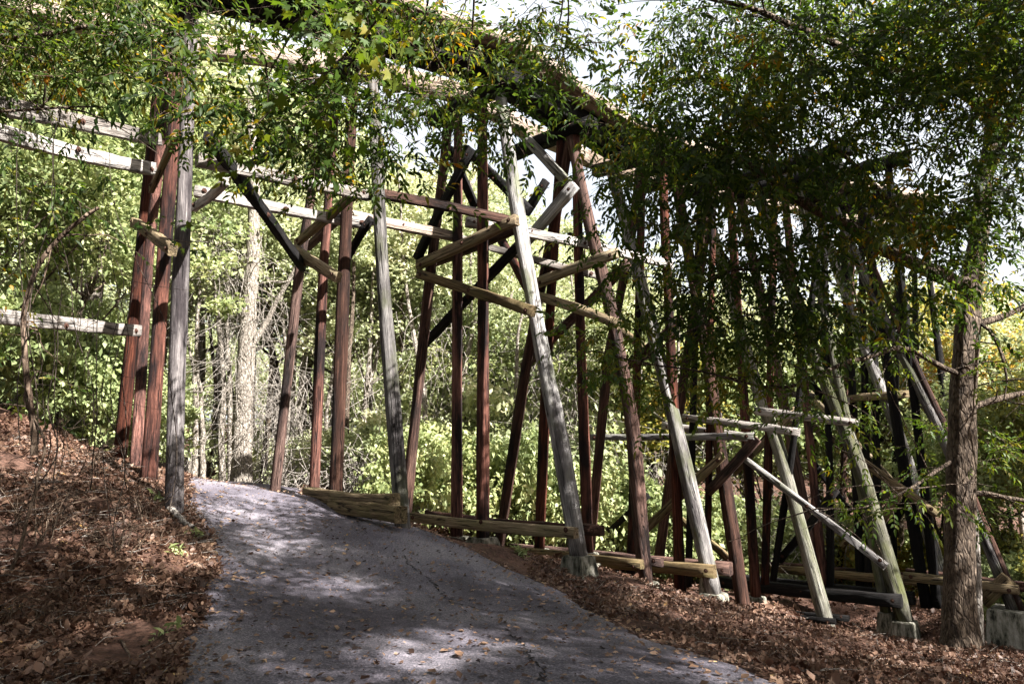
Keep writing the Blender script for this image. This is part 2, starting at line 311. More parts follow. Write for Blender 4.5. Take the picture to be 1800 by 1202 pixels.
# asphalt path
m, t, p, out = mat('old_asphalt'); L = t.links.new
tc = N(t, 'ShaderNodeTexCoord'); n1 = N(t, 'ShaderNodeTexNoise'); n1.inputs['Scale'].default_value = .7; n1.inputs['Detail'].default_value = 5; L(tc.outputs['Object'], n1.inputs[0])
vv = N(t, 'ShaderNodeTexVoronoi'); vv.inputs['Scale'].default_value = 85; L(tc.outputs['Object'], vv.inputs['Vector'])
n2 = N(t, 'ShaderNodeTexNoise'); n2.inputs['Scale'].default_value = 60; n2.inputs['Detail'].default_value = 4; L(tc.outputs['Object'], n2.inputs[0])
r1 = ramp(t, [(.36, (.056, .050, .061)), (.5, (.098, .090, .108)), (.64, (.152, .14, .155))]); L(n1.outputs[0], r1.inputs[0])
r2 = ramp(t, [(.0, (.35, .35, .35)), (.55, (.95, .95, .95)), (.9, (1.9, 1.8, 1.7))]); L(vv.outputs['Color'], r2.inputs[0])
mx = N(t, 'ShaderNodeMix', data_type='RGBA', blend_type='MULTIPLY'); mx.inputs[0].default_value = .8; L(r1.outputs[0], mx.inputs[6]); L(r2.outputs[0], mx.inputs[7])
L(mx.outputs[2], p.inputs['Base Color']); p.inputs['Roughness'].default_value = .82
ad = N(t, 'ShaderNodeMath', operation='ADD'); L(n2.outputs[0], ad.inputs[0]); L(vv.outputs['Distance'], ad.inputs[1])
b = N(t, 'ShaderNodeBump'); b.inputs['Strength'].default_value = .5; b.inputs['Distance'].default_value = .008; L(ad.outputs[0], b.inputs['Height']); L(b.outputs[0], p.inputs['Normal'])
K_ = 24; s_ = np.linspace(0, 1, K_)
PX = LE[:, None, 0]*(1-s_)+RE[:, None, 0]*s_; PY = LE[:, None, 1]*(1-s_)+RE[:, None, 1]*s_
PZ = tps(PX, PY)+.012+.0*PX; PZ[:, 0] -= .05; PZ[:, -1] -= .05
i_ = np.arange(NP-1)[:, None]*K_; j_ = np.arange(K_-1)[None]
pm = mesh_np('path', np.stack([PX, PY, PZ], -1).reshape(-1, 3), np.stack([i_+j_, i_+j_+1, i_+K_+j_+1, i_+K_+j_], -1).reshape(-1, 4), True)
path = link('path', pm, None, [m]); tag(path, 'cracked grey asphalt path climbing under the trestle', kind='structure')
def ground_hit(u, v):
    o = np.array([0, 0, EYE]); r = ray(u, v); s = 3.0
    while s < 60:
        q = o+r*s
        if q[2] < tps(q[0], q[1]): break
        s += .05
    return o+r*s
def crack(pts, wd=.006):
    mb = MB(); P = np.array([ground_hit(*q) for q in pts]); Q = smooth_path(P, 90)
    Q[:, :2] += rng.normal(0, .022, (90, 2)); Q[:, 2] = tps(Q[:, 0], Q[:, 1])+.017
    T = np.gradient(Q, axis=0); Nn = np.stack([-T[:, 1], T[:, 0], 0*T[:, 0]], 1); Nn /= np.linalg.norm(Nn, axis=1)[:, None]
    ww = wd*(.3+1.3*rng.random(90))[:, None]; A_ = Q-Nn*ww; B_ = Q+Nn*ww
    V = np.empty((180, 3)); V[0::2] = A_; V[1::2] = B_; i = np.arange(89)*2
    return V, np.stack([i, i+1, i+3, i+2], 1)
M['rust'], _t, _p, _o = mat('rusted_bolt'); _p.inputs['Base Color'].default_value = (.05, .025, .018, 1); _p.inputs['Roughness'].default_value = .8
mk, tk, pk, _ = mat('crack_shadow'); pk.inputs['Base Color'].default_value = (.02, .018, .018, 1); pk.inputs['Roughness'].default_value = 1
for pts in ([(709, 979), (724, 999), (755, 1022), (794, 1061), (864, 1080)], [(892, 1108), (919, 1139), (934, 1166), (958, 1182), (952, 1201)], [(600, 900), (630, 922), (645, 942)], [(1080, 1085), (1000, 1080), (930, 1075), (864, 1080)], [(600, 905), (520, 900), (470, 915)]):
    V, Fq = crack(pts); link('crack', mesh_np('crack', V, Fq), path, [mk])

# ------------------------------------------------------------------ trestle
bridge = empty('trestle_bridge', (-1, 14, 0), 'tall curving wooden railroad trestle of leaning round poles crossing above the path', 'bridge')
def frame_matrix(p0, p1):
    d = Vector(p1-p0); q = d.to_track_quat('Z', 'Y'); return Matrix.Translation(Vector(p0)) @ q.to_matrix().to_4x4()
def pole(name, pts, r0, r1, mt, parent, label=None, seed=0):
    """round pole through 3D points, bottom to top"""
    r = np.random.default_rng(seed); P = np.array(pts)
    Ln = np.linalg.norm(P[-1]-P[0]); n = max(10, int(Ln/.35)); Q = smooth_path(P, n)
    Mx = frame_matrix(P[0], P[-1]); Mi = np.array(Mx.inverted())
    Q = Q@Mi[:3, :3].T+Mi[:3, 3]
    k = 18; a = np.arange(k)*2*math.pi/k; z = Q[:, 2]
    R = np.linspace(r0, r1, n)[:, None]*(1+.05*np.sin(z[:, None]*1.3+r.random()*6)+.035*np.sin(a[None]*2+r.random()*6)+.03*np.sin(a[None]*5+z[:, None]*.6+r.random()*6)+r.normal(0, .012, (n, k)))
    V = np.stack([Q[:, 0:1]+R*np.cos(a), Q[:, 1:2]+R*np.sin(a), np.broadcast_to(Q[:, 2:3], R.shape)+r.normal(0, .004, R.shape)], -1).reshape(-1, 3)
    i = np.arange(n-1)[:, None]*k; j = np.arange(k)[None]; j2 = (j+1) % k
    Fq = np.stack([i+j, i+j2, i+k+j2, i+k+j], -1).reshape(-1, 4)
    c0, c1 = len(V), len(V)+1
    V = np.vstack([V, Q[0], Q[-1]+np.array([0, 0, .01])]); me = mesh_np(name, V, Fq, True)
    # end caps
    import bmesh
    bm = bmesh.new(); bm.from_mesh(me); bm.verts.ensure_lookup_table()
    for s in range(k):
        bm.faces.new((bm.verts[(s+1) % k], bm.verts[s], bm.verts[c0]))
        bm.faces.new((bm.verts[(n-1)*k+s], bm.verts[(n-1)*k+(s+1) % k], bm.verts[c1]))
    bm.to_mesh(me); bm.free()
    o = link(name, me, parent, [M[mt]], Mx); 
    if label: o['label'] = label
    return o
def timber(name, p0, p1, h, d, mt, parent, label=None, seed=0, side=None):
    """squared timber p0->p1, h tall, d thick"""
    r = np.random.default_rng(seed+77); p0 = np.array(p0, float); p1 = np.array(p1, float); Ln = np.linalg.norm(p1-p0)
    Zv = (p1-p0)/Ln; up = np.array([0, 0, 1.0]) if abs(Zv[2]) < .95 else np.array([1.0, 0, 0])
    Xv = np.cross(up, Zv) if side is None else side-(side@Zv)*Zv; Xv /= np.linalg.norm(Xv); Yv = np.cross(Zv, Xv)
    Mx = Matrix(((Xv[0], Yv[0], Zv[0], p0[0]), (Xv[1], Yv[1], Zv[1], p0[1]), (Xv[2], Yv[2], Zv[2], p0[2]), (0, 0, 0, 1)))
    n = max(4, int(Ln/.3)); c = min(h, d)*.09
    prof = np.array([(-d/2+c, -h/2), (d/2-c, -h/2), (d/2, -h/2+c), (d/2, h/2-c), (d/2-c, h/2), (-d/2+c, h/2), (-d/2, h/2-c), (-d/2, -h/2+c)])
    z = np.linspace(0, Ln, n); wob = r.normal(0, .006, (n, 8, 2)); bow = np.sin(z/Ln*math.pi)[:, None]*r.normal(0, .018, 2)
    tw = 1+r.normal(0, .012, (n, 1, 1))
    XYp = prof[None]*tw+wob+bow[:, None]
    V = np.concatenate([XYp, np.broadcast_to(z[:, None, None], (n, 8, 1))], -1)
    V[0, :, 2] -= r.random(8)*.015; V[-1, :, 2] += r.random(8)*.015
    V = V.reshape(-1, 3); i = np.arange(n-1)[:, None]*8; j = np.arange(8)[None]; j2 = (j+1) % 8
    Fq = np.stack([i+j, i+j2, i+8+j2, i+8+j], -1).reshape(-1, 4)
    me = mesh_np(name, V, Fq)
    import bmesh
    bm = bmesh.new(); bm.from_mesh(me); bm.verts.ensure_lookup_table()
    bm.faces.new([bm.verts[s] for s in range(7, -1, -1)]); bm.faces.new([bm.verts[(n-1)*8+s] for s in range(8)])
    if name in ('brace', 'girt', 'sill'):
        for zb in (min(.16, Ln*.2), Ln-min(.16, Ln*.2)) + ((Ln/2,) if Ln > 2.5 else ()):
            for sx in (-1, 1):
                yb = r.normal(0, .02); rings = []
                for rad, xo in ((.048, 0.0), (.048, .010), (.024, .011), (.024, .035)):
                    rings.append([bm.verts.new((sx*(d/2-.004+xo), yb+rad*math.cos(q*math.pi/4), zb+rad*math.sin(q*math.pi/4))) for q in range(8)])
                for a_ in range(3):
                    for q in range(8):
                        f_ = bm.faces.new((rings[a_][q], rings[a_][(q+1) % 8], rings[a_+1][(q+1) % 8], rings[a_+1][q])); f_.material_index = 1
                bm.faces.new(rings[3]).material_index = 1
    bmesh.ops.recalc_face_normals(bm, faces=bm.faces); bm.to_mesh(me); bm.free()
    o = link(name, me, parent, [M[mt], M['rust']], Mx)
    if label: o['label'] = label
    return o
ZT = 9.15           # level of the caps' undersides
POSTS = {  # bottom -> top pixels, width px at foot, material
 'A': [([(306, 902), (311, 650), (338, 0)], 37, 'creo_shade'), ([(262, 832), (288, 454), (303, 270)], 29, 'red'), ([(239, 806), (262, 440), (283, 260)], 21, 'red'), ([(211, 805), (246, 454), (268, 255)], 25, 'red')],
 'B': [([(708, 928), (692, 720), (673, 492), (652, 80)], 30, 'grey'), ([(590, 866), (604, 491), (616, 240)], 25, 'brown'), ([(552, 866), (568, 480), (585, 250)], 21, 'red'), ([(483, 865), (528, 458), (556, 290)], 20, 'brown')],
 'C': [([(1017, 975), (984, 766), (958, 642), (928, 479), (903, 333), (880, 170)], 33, 'grey'), ([(849, 944), (849, 500), (848, 250)], 24, 'red'), ([(803, 942), (804, 500), (805, 250)], 20, 'red'), ([(713, 905), (755, 490), (784, 255)], 21, 'brown')],
 'D': [([(1134, 1022), (1112, 740), (1077, 557), (1030, 370), (1006, 250)], 28, 'brown'), ([(1034, 970), (1021, 604), (1013, 300)], 20, 'red'), ([(948, 964), (958, 720), (972, 450), (983, 300)], 20, 'red'), ([(877, 960), (925, 642), (940, 560), (985, 340)], 19, 'brown')],
 'E': [([(1254, 1042), (1200, 800), (1150, 590), (1080, 320)], 31, 'grey'), ([(1196, 1040), (1179, 608), (1170, 420)], 20, 'red'), ([(1108, 1028), (1120, 640), (1125, 450)], 17, 'red'), ([(1036, 970), (1070, 620), (1108, 430)], 18, 'brown')],
 'F': [([(1306, 1064), (1267, 800), (1240, 600), (1205, 420)], 26, 'brown'), ([(1243, 1005), (1248, 704), (1250, 560)], 14, 'red'), ([(1210, 1010), (1216, 800), (1222, 600)], 13, 'dark'), ([(1158, 985), (1205, 640), (1235, 450)], 18, 'brown')],
 'G': [([(1451, 1088), (1370, 790), (1330, 680), (1285, 520)], 28, 'lime'), ([(1329, 1048), (1310, 740), (1300, 600)], 20, 'red'), ([(1345, 1005), (1353, 700), (1355, 600)], 16, 'red'), ([(1362, 1000), (1392, 800), (1410, 650)], 13, 'dark')],
 'H': [([(1590, 1090), (1515, 830), (1425, 600), (1380, 480)], 32, 'lime'), ([(1443, 1030), (1395, 803), (1375, 700), (1345, 560)], 22, 'brown'), ([(1460, 1030), (1459, 850), (1452, 600)], 15, 'dark'), ([(1446, 1012), (1420, 743), (1405, 600)], 17, 'red'), ([(1557, 1075), (1519, 880), (1480, 700)], 19, 'lime')],
 'I': [([(1664, 1045), (1590, 790), (1508, 580), (1480, 500)], 25, 'grey'), ([(1513, 1034), (1497, 662), (1490, 560)], 17, 'dark'), ([(1526, 1032), (1520, 650), (1517, 560)], 15, 'dark'), ([(1544, 1030), (1538, 640), (1535, 560)], 15, 'dark')],
 'J': [([(1781, 1070), (1713, 900), (1660, 770), (1551, 554)], 27, 'grey'), ([(1788, 1055), (1720, 900), (1685, 800), (1600, 620)], 16, 'brown'), ([(1625, 1045), (1590, 830), (1560, 640)], 22, 'dark'), ([(1645, 1045), (1622, 830), (1600, 640)], 18, 'dark')],
 'K': [([(1700, 1015), (1650, 620)], 15, 'dark'), ([(1618, 1012), (1610, 600)], 13, 'dark'), ([(1570, 1012), (1576, 600)], 13, 'dark'), ([(1475, 1008), (1492, 600)], 13, 'brown')]}
PLAB = {'creo_shade': 'dark streaked grey batter pole', 'grey': 'weathered silver grey batter pole', 'lime': 'leaning pole grown over with yellow green algae', 'red': 'red brown upright pole', 'brown': 'dark brown pole', 'dark': 'blackened pole'}
TOPS = {}; BOBJ = {}
sd_ = 0
m_, t_, p_, o_ = mat('stained_concrete'); L = t_.links.new
tc = N(t_, 'ShaderNodeTexCoord'); n1 = N(t_, 'ShaderNodeTexNoise'); n1.inputs['Scale'].default_value = 3; n1.inputs['Detail'].default_value = 8; n1.inputs['Roughness'].default_value = .7
mp = N(t_, 'ShaderNodeMapping'); mp.inputs['Scale'].default_value = (2.5, 2.5, .7); L(tc.outputs['Object'], mp.inputs[0]); L(mp.outputs[0], n1.inputs[0])
r1 = ramp(t_, [(.38, (.02, .02, .016)), (.47, (.12, .115, .09)), (.56, (.22, .205, .175)), (.72, (.36, .34, .30))]); L(n1.outputs[0], r1.inputs[0]); L(r1.outputs[0], p_.inputs['Base Color']); p_.inputs['Roughness'].default_value = .9
n3 = N(t_, 'ShaderNodeTexNoise'); n3.inputs['Scale'].default_value = 30; n3.inputs['Detail'].default_value = 6; L(tc.outputs['Object'], n3.inputs[0])
b = N(t_, 'ShaderNodeBump'); b.inputs['Strength'].default_value = .5; b.inputs['Distance'].default_value = .02; L(n3.outputs[0], b.inputs['Height']); L(b.outputs[0], p_.inputs['Normal'])
M['conc'] = m_
def footing(P, Tn, w0, h, parent, depth=None, lean=0.0):
    """tapered concrete pedestal whose top is at P"""
    import bmesh
    depth = depth or w0; bm = bmesh.new(); th = math.atan2(Tn[1], Tn[0])
    ring = []
    for z, s in ((0, 1.0), (-h*.5, 1.18), (-h, 1.38)):
        ring.append([bm.verts.new((sx*w0/2*s+rng.normal(0, .008)+lean*z, sy*depth/2*s+rng.normal(0, .008), z+rng.normal(0, .006))) for sx, sy in ((-1, -1), (1, -1), (1, 1), (-1, 1))])
    for a, b_ in ((0, 1), (1, 2)):
        for i in range(4): bm.faces.new((ring[a][i], ring[a][(i+1) % 4], ring[b_][(i+1) % 4], ring[b_][i]))
    bm.faces.new(ring[0]); bm.faces.new(ring[2][::-1]); bmesh.ops.recalc_face_normals(bm, faces=bm.faces)
    bmesh.ops.bevel(bm, geom=bm.edges[:], offset=.02, segments=2, affect='EDGES')
    me = bpy.data.meshes.new('concrete_footing'); bm.to_mesh(me); bm.free()
    return link('concrete_footing', me, parent, [M['conc']], Matrix.Translation(Vector(P)) @ Matrix.Rotation(th, 4, 'Z'))
FOOT = {('C', 0): (.42, .6), ('E', 0): (.5, .8), ('H', 0): (.48, .8), ('H', 4): (.32, .8), ('J', 0): (.85, 1.4), ('C', 1): (.45, .4), ('C', 2): (.42, .4), ('D', 0): (.42, .5), ('E', 1): (.35, .6), ('G', 1): (.3, .6), ('F', 1): (.3, .8), ('D', 1): (.35, .6), ('D', 2): (.35, .8), ('C', 3): (.35, .8), ('I', 0): (.45, .8)}
def ext(P, z):
    """extend polyline upward to level z"""
    P = [np.array(q) for q in P]; a, b_ = P[-2], P[-1]
    if b_[2] < z:
        d = b_-P[0] if len(P) > 2 else b_-a
        P.append(b_+d*((z-b_[2])/d[2]))
    else:
        P[-1] = a+(b_-a)*((z-a[2])/(b_[2]-a[2]))
    return P
for k, (th, u, dep) in BENTS.items():
    P0, T, Nn = PL[k]
    geo = []
    for pts, wpx, mt in POSTS[k]:
        P = [onp(k, *q) for q in pts]; P = ext(P, ZT)
        geo.append(P)
    tops = sorted([g_[-1] for g_ in geo], key=lambda q: (q-P0)@T)
    TOPS[k] = (tops[0], tops[-1])
    a = tops[0]-T*.55; b_ = tops[-1]+T*.55
    if (b_-a)@T < 2.6: b_ = a+T*2.8
    a = a+np.array([0, 0, .16]); b_ = b_+np.array([0, 0, .16])
    TOPS[k] = (geo[0][-1], a+T*((b_-a)@T-.55))
    cap = timber('trestle_bent', a, b_, .32, .32, 'dark', bridge, None, ord(k)); BOBJ[k] = cap
    for i, ((pts, wpx, mt), P) in enumerate(zip(POSTS[k], geo)):
        sd_ += 1; q_ = P[0]; zc_ = q_[1]*cp+(q_[2]-EYE)*sp; r = wpx*zc_/F/2/math.sqrt(1+(q_[0]/zc_)**2)*.97
        d = P[1]-P[0]; d /= np.linalg.norm(d)
        fp = P[0].copy()
        if (k, i) in FOOT:
            w0, h = FOOT[(k, i)]; footing(fp, T, max(w0, 2*r+.1), h, cap)
            P[0] = fp-d*.02
        else: P[0] = fp-d*.3
        pole('post', P, r*1.03, r*.86, mt, cap, PLAB[mt], sd_)
def tb(name, k, q0, q1, hpx, mt, off=-.22, thick=.6, label=None, parent=None):
    global sd_; sd_ += 1
    a, b_ = onp(k, *q0, off), onp(k, *q1, off); h = hpx*(a[1]+b_[1])/2/F
    return timber(name, a, b_, h, h*thick, mt, parent or BOBJ[k], label, sd_)
def tl(name, k0, q0, k1, q1, hpx, mt, off0=0.0, off1=0.0, thick=.7, label=None):
    """longitudinal member between two bent planes"""
    global sd_; sd_ += 1
    a, b_ = onp(k0, *q0, off0), onp(k1, *q1, off1); h = hpx*(a[1]+b_[1])/2/F
    print(name, k0, k1, a.round(2), b_.round(2), round(h, 2))
    return timber(name, a, b_, h, h*thick, mt, bridge, label, sd_)
# braces in the bents
tb('brace', 'A', (310, 235), (266, 334), 15, 'oliv', -.25, label='mossy diagonal brace'); tb('brace', 'A', (312, 300), (284, 360), 14, 'brown', .2)
tb('brace', 'A', (235, 390), (304, 440), 20, 'oliv', -.25, label='short mossy brace end'); tb('brace', 'A', (341, 366), (400, 318), 16, 'pale', .25)
tb('brace', 'B', (521, 428), (625, 338), 16, 'oliv', -.25, label='mossy diagonal brace'); tb('brace', 'B', (519, 438), (595, 488), 18, 'oliv', -.3, label='sawn off mossy brace')
tb('brace', 'B', (541, 434), (600, 380), 15, 'brown', .25); tb('brace', 'B', (612, 452), (652, 385), 15, 'dark', .25)
tb('brace', 'B', (433, 293), (520, 245), 15, 'dark', .25)
tb('brace', 'C', (735, 466), (908, 386), 19, 'oliv', -.28, label='mossy diagonal brace'); tb('brace', 'C', (735, 481), (938, 548), 18, 'oliv', -.33, label='long brace with sawn end')
tb('brace', 'C', (750, 462), (905, 398), 22, 'brown', .3); tb('brace', 'C', (733, 455), (830, 262), 17, 'dark', -.26)
tb('brace', 'C', (740, 612), (925, 418), 15, 'dark', .25, .8); tb('brace', 'C', (818, 262), (930, 372), 17, 'dark', .25); tb('brace', 'C', (790, 262), (835, 362), 15, 'dark', .28)
tb('brace', 'D', (943, 498), (1085, 445), 18, 'oliv', -.28, label='mossy diagonal brace'); tb('brace', 'D', (945, 520), (1090, 570), 17, 'oliv', -.3)
tb('brace', 'D', (883, 200), (1002, 326), 17, 'grey', -.24, label='grey diagonal brace'); tb('brace', 'D', (920, 645), (1105, 462), 16, 'brown', .25)
tb('brace', 'D', (925, 425), (1010, 325), 20, 'grey', -.3); tb('brace', 'D', (925, 375), (960, 318), 16, 'dark', .2)
tb('brace', 'D', (855, 375), (945, 540), 14, 'red', .3)
tb('brace', 'E', (1060, 680), (1200, 560), 14, 'brown', .25); tb('brace', 'E', (1060, 560), (1170, 640), 14, 'oliv', .25)
tb('brace', 'E', (1130, 935), (1270, 800), 14, 'oliv', .3); tb('brace', 'F', (1245, 865), (1330, 770), 16, 'brown', -.2); tb('brace', 'F', (1040, 960), (1140, 870), 9, 'dark', .3)
tb('brace', 'G', (1300, 800), (1557, 995), 11, 'grey', -.3, label='long grey diagonal brace'); tb('brace', 'H', (1427, 748), (1648, 903), 13, 'oliv', .25); tb('brace', 'G', (1290, 830), (1400, 720), 13, 'oliv', .25)
tb('brace', 'I', (1425, 690), (1580, 860), 12, 'oliv', .25); tb('brace', 'I', (1545, 920), (1590, 850), 15, 'oliv', -.2); tb('brace', 'I', (1555, 940), (1615, 850), 13, 'dark', .2)
tb('brace', 'J', (1728, 1058), (1772, 1016), 22, 'oliv', -.2); tb('brace', 'I', (1495, 900), (1420, 800), 10, 'dark', .2); tb('brace', 'J', (1540, 600), (1600, 540), 14, 'dark', .2)
tb('brace', 'G', (1370, 985), (1470, 860), 12, 'dark', .25); tb('brace', 'H', (1400, 640), (1500, 760), 12, 'dark', .3); tb('brace', 'F', (1180, 900), (1290, 990), 11, 'oliv', .3); tb('brace', 'I', (1470, 780), (1590, 690), 11, 'dark', .25); tb('brace', 'I', (1480, 960), (1600, 820), 11, 'oliv', .3)
# sills: one timber each side of the posts
for k, q0, q1, h, mt in (('C', (722, 908), (1012, 936), 17, 'oliv'), ('D', (875, 966), (1128, 992), 13, 'oliv'), ('E', (1048, 985), (1256, 1004), 20, 'oliv'),
                         ('G', (1262, 1068), (1468, 1092), 9, 'dark'), ('H', (1265, 1022), (1584, 1056), 19, 'dark'), ('I', (1338, 996), (1632, 1022), 13, 'oliv'), ('J', (1590, 1012), (1790, 1036), 15, 'oliv')):
    P0, T, Nn = PL[k]
    a, b_ = onp(k, *q0, -.27), onp(k, *q1, -.27); h = h*(a[1]+b_[1])/2/F
    timber('sill', a, b_, h, h*.75, mt, BOBJ[k], 'olive brown ground sill' if mt == 'oliv' else 'black ground sill', ord(k))
    timber('sill', a+Nn*.54+T*.1, b_+Nn*.54-T*.15, h, h*.75, 'brown' if mt == 'oliv' else 'dark', BOBJ[k], None, ord(k)+3)
# bleached cross planks at the right hand bents
tb('girt', 'G', (1327, 722), (1508, 744), 14, 'pale', -.3, label='bleached horizontal plank'); tb('girt', 'H', (1384, 692), (1492, 704), 11, 'pale', .3); tb('girt', 'I', (1488, 702), (1602, 692), 13, 'oliv', -.2)
tb('girt', 'F', (1200, 734), (1405, 760), 13, 'pale', -.25); tb('girt', 'E', (1037, 768), (1325, 766), 11, 'grey', .3); tb('girt', 'F', (1165, 748), (1325, 770), 14, 'pale', .3)
# longitudinal girts
tl('girt', 'A', (347, 281), 'B', (648, 344), 22, 'pale', -.1, -.1, .6, 'sunlit pale girt'); tl('girt', 'A', (343, 336), 'B', (650, 395), 19, 'pale', .5, .5, .6, 'sunlit pale girt')
tl('girt', 'B', (655, 338), 'C', (905, 390), 17, 'brown', -.1, 0, .6); tl('girt', 'B', (600, 375), 'C', (812, 418), 18, 'tan', .5, .2, .6)
tl('girt', 'C', (820, 390), 'D', (1036, 430), 17, 'pale', .0, .2, .6); tl('girt', 'C', (785, 412), 'D', (1050, 485), 12, 'pale', .3, .3, .6)
tl('brace', 'A', (366, 240), 'B', (533, 470), 18, 'dark', -.1, -.3, .8, 'dark diagonal between the first two bents')
tl('girt', 'D', (1040, 432), 'E', (1180, 466), 14, 'pale', 0, 0); tl('girt', 'D', (1000, 415), 'E', (1110, 450), 12, 'dark', 0, 0)
# ------------------------------------------------------------------ first bent, outside the frame, and its girts
z0 = {}
dA = np.array([-3.2, -1.9, 0.0])
capA0 = timber('trestle_bent', *(TOPS['A'][0]+dA+[0, 0, .16]-PL['A'][1]*.5, TOPS['A'][1]+dA+PL['A'][1]*.5+[0, 0, 0]), .32, .32, 'dark', bridge)
for pts, wpx, mt in POSTS['A']:
    P = [onp('A', *q)+dA for q in pts]; P = ext(P, ZT); P[0][2] = tps(P[0][0], P[0][1])-.3; sd_ += 1
    pole('post', P, .15, .13, 'red', capA0, None, sd_)
def left_girt(q0, q1, depth0, h, mt, lab):
    global sd_; sd_ += 1
    a = at(*q0, depth0); b_ = onp('A', *q1, -.1); d = a-b_; a = b_+d*1.0
    print('left girt', a.round(2), b_.round(2)); timber('girt', a, b_, h*b_[1]/F, .6*h*b_[1]/F, mt, bridge, lab, sd_)
left_girt((-60, 174), (278, 245), 8.3, 24, 'pale', 'upper sunlit girt'); left_girt((-70, 214), (270, 298), 8.3, 22, 'pale', 'second sunlit girt'); left_girt((-80, 548), (243, 582), 8.6, 20, 'pale', 'low bleached girt')
# deck stringers: black girder, tan outer beam above it, far stringer
ks = [k for k in BENTS if k != 'J'] 
near = [TOPS['A'][0]+dA]+[TOPS[k][0] for k in ks]; farr = [TOPS['A'][1]+dA]+[TOPS[k][1] for k in ks]
Ts = [PL['A'][1]]+[PL[k][1] for k in ks]
for _ in range(2):
    for i in range(5, len(near)-1): near[i] = (near[i-1]+2*near[i]+near[i+1])/4
for i in range(5, len(near)): farr[i] = near[i]+Ts[i]*1.5
for i in range(len(near)-1):
    T0, T1 = Ts[i], Ts[i+1]; zc = ZT+.32
    def lift(P, T, s, z): q = P+T*s; return np.array([q[0], q[1], z])
    timber('girder', lift(near[i], T0, .0, zc+.28), lift(near[i+1], T1, .0, zc+.24), .46, .36, 'dark', bridge, 'black girder under the edge beam', i)
    timber('girder', lift(near[i], T0, .42, zc+.24), lift(near[i+1], T1, .42, zc+.24), .44, .3, 'dark', bridge, None, i+20)
    timber('edge_beam', lift(near[i], T0, -.38, zc+.60), lift(near[i+1], T1, -.38, zc+.60), .22, .55, 'tan', bridge, 'tan edge beam along the deck', i+40)
    timber('girder', lift(farr[i], T0, -.3, zc+.22), lift(farr[i+1], T1, -.3, zc+.22), .42, .3, 'tan', bridge, 'sunlit far girder', i+60)
# retaining timbers beside the path at the second bent
rt = empty('retaining_wall', tuple(onp('B', 640, 890)), 'two stacked heavy olive timbers edging the path at the foot of the second grey pole', 'retaining wall')
for q0, q1, hh in (((540, 866), (693, 880), 22), ((585, 890), (704, 905), 25)):
    a, b_ = onp('B', *q0, -.25), onp('B', *q1, -.25-.04*(q0[0] > 560)); h = hh*12/F; sd_ += 1
    timber('timber', a, b_, h, h*.9, 'oliv', rt, None, sd_)

# ------------------------------------------------------------------ leaves
def leaf_shape(L_, W_, fold=.25):
    """folded leaflet: 6 verts, 2 quads along +x"""
    return np.array([(0, 0, 0), (L_*.35, W_/2, fold*W_/2), (L_, 0, -.12*L_), (L_*.35, -W_/2, fold*W_/2), (L_*.5, 0, -.02*L_)]), None
def rotm(z, y, x):
    """batch rotation matrices Rz@Ry@Rx"""
    z, y, x = np.broadcast_arrays(z, y, x); cz, sz, cy_, sy, cx, sx = np.cos(z), np.sin(z), np.cos(y), np.sin(y), np.cos(x), np.sin(x); o = np.zeros_like(cz)
    Rz = np.stack([cz, -sz, o, sz, cz, o, o, o, o+1], -1).reshape(*cz.shape, 3, 3); Ry = np.stack([cy_, o, sy, o, o+1, o, -sy, o, cy_], -1).reshape(*cz.shape, 3, 3)
    Rx = np.stack([o+1, o, o, o, cx, -sx, o, sx, cx], -1).reshape(*cz.shape, 3, 3)
    return Rz@Ry@Rx
LEAF_V = np.array([(0, 0, 0), (.3, .5, .1), (.68, .36, .05), (1, 0, -.14), (.68, -.36, .05), (.3, -.5, .1), (.5, 0, -.02)])
LEAF_F = np.array([(0, 6, 2, 1), (6, 3, 2, 2), (0, 5, 4, 6), (6, 4, 3, 3)])
# two quads per half are enough: (0,mid,s2,s1) (mid,tip,s2)
LEAF_F = np.array([(0, 6, 2, 1), (0, 5, 4, 6)]); LEAF_T = np.array([(6, 3, 2, 6), (6, 4, 3, 6)])
# keep only quads: tip quad joins both halves
LEAF_F = np.array([(0, 6, 2, 1), (0, 5, 4, 6), (6, 4, 3, 2)])
def leaves_mesh(pos, R, L_, W_, shape=LEAF_V, faces=LEAF_F):
    n = len(pos); S = np.stack([L_, W_, L_], -1); V = shape[None]*S[:, None]; V = np.einsum('nij,nkj->nki', R, V)+pos[:, None]
    Fq = faces[None]+(np.arange(n)*len(shape))[:, None, None]; return V.reshape(-1, 3), Fq.reshape(-1, 4)
def maple_template():
    a = np.array([0, 28, 45, 75, 100, 140, 180, 220, 260, 285, 315, 332])*math.pi/180
    rr = np.array([1, .45, .85, .4, .7, .35, .12, .35, .7, .4, .85, .45])
    V = [(0.1, 0, 0)]+[(x*math.cos(t_)*.55+.1, x*math.sin(t_)*.55, -.12*x*x+.03) for x, t_ in zip(rr, a)]
    return np.array(V), np.array([(0, i, i+1, (i+2) if i+2 < 13 else 1) for i in range(1, 12, 2)])
MAP_V, MAP_F = maple_template()
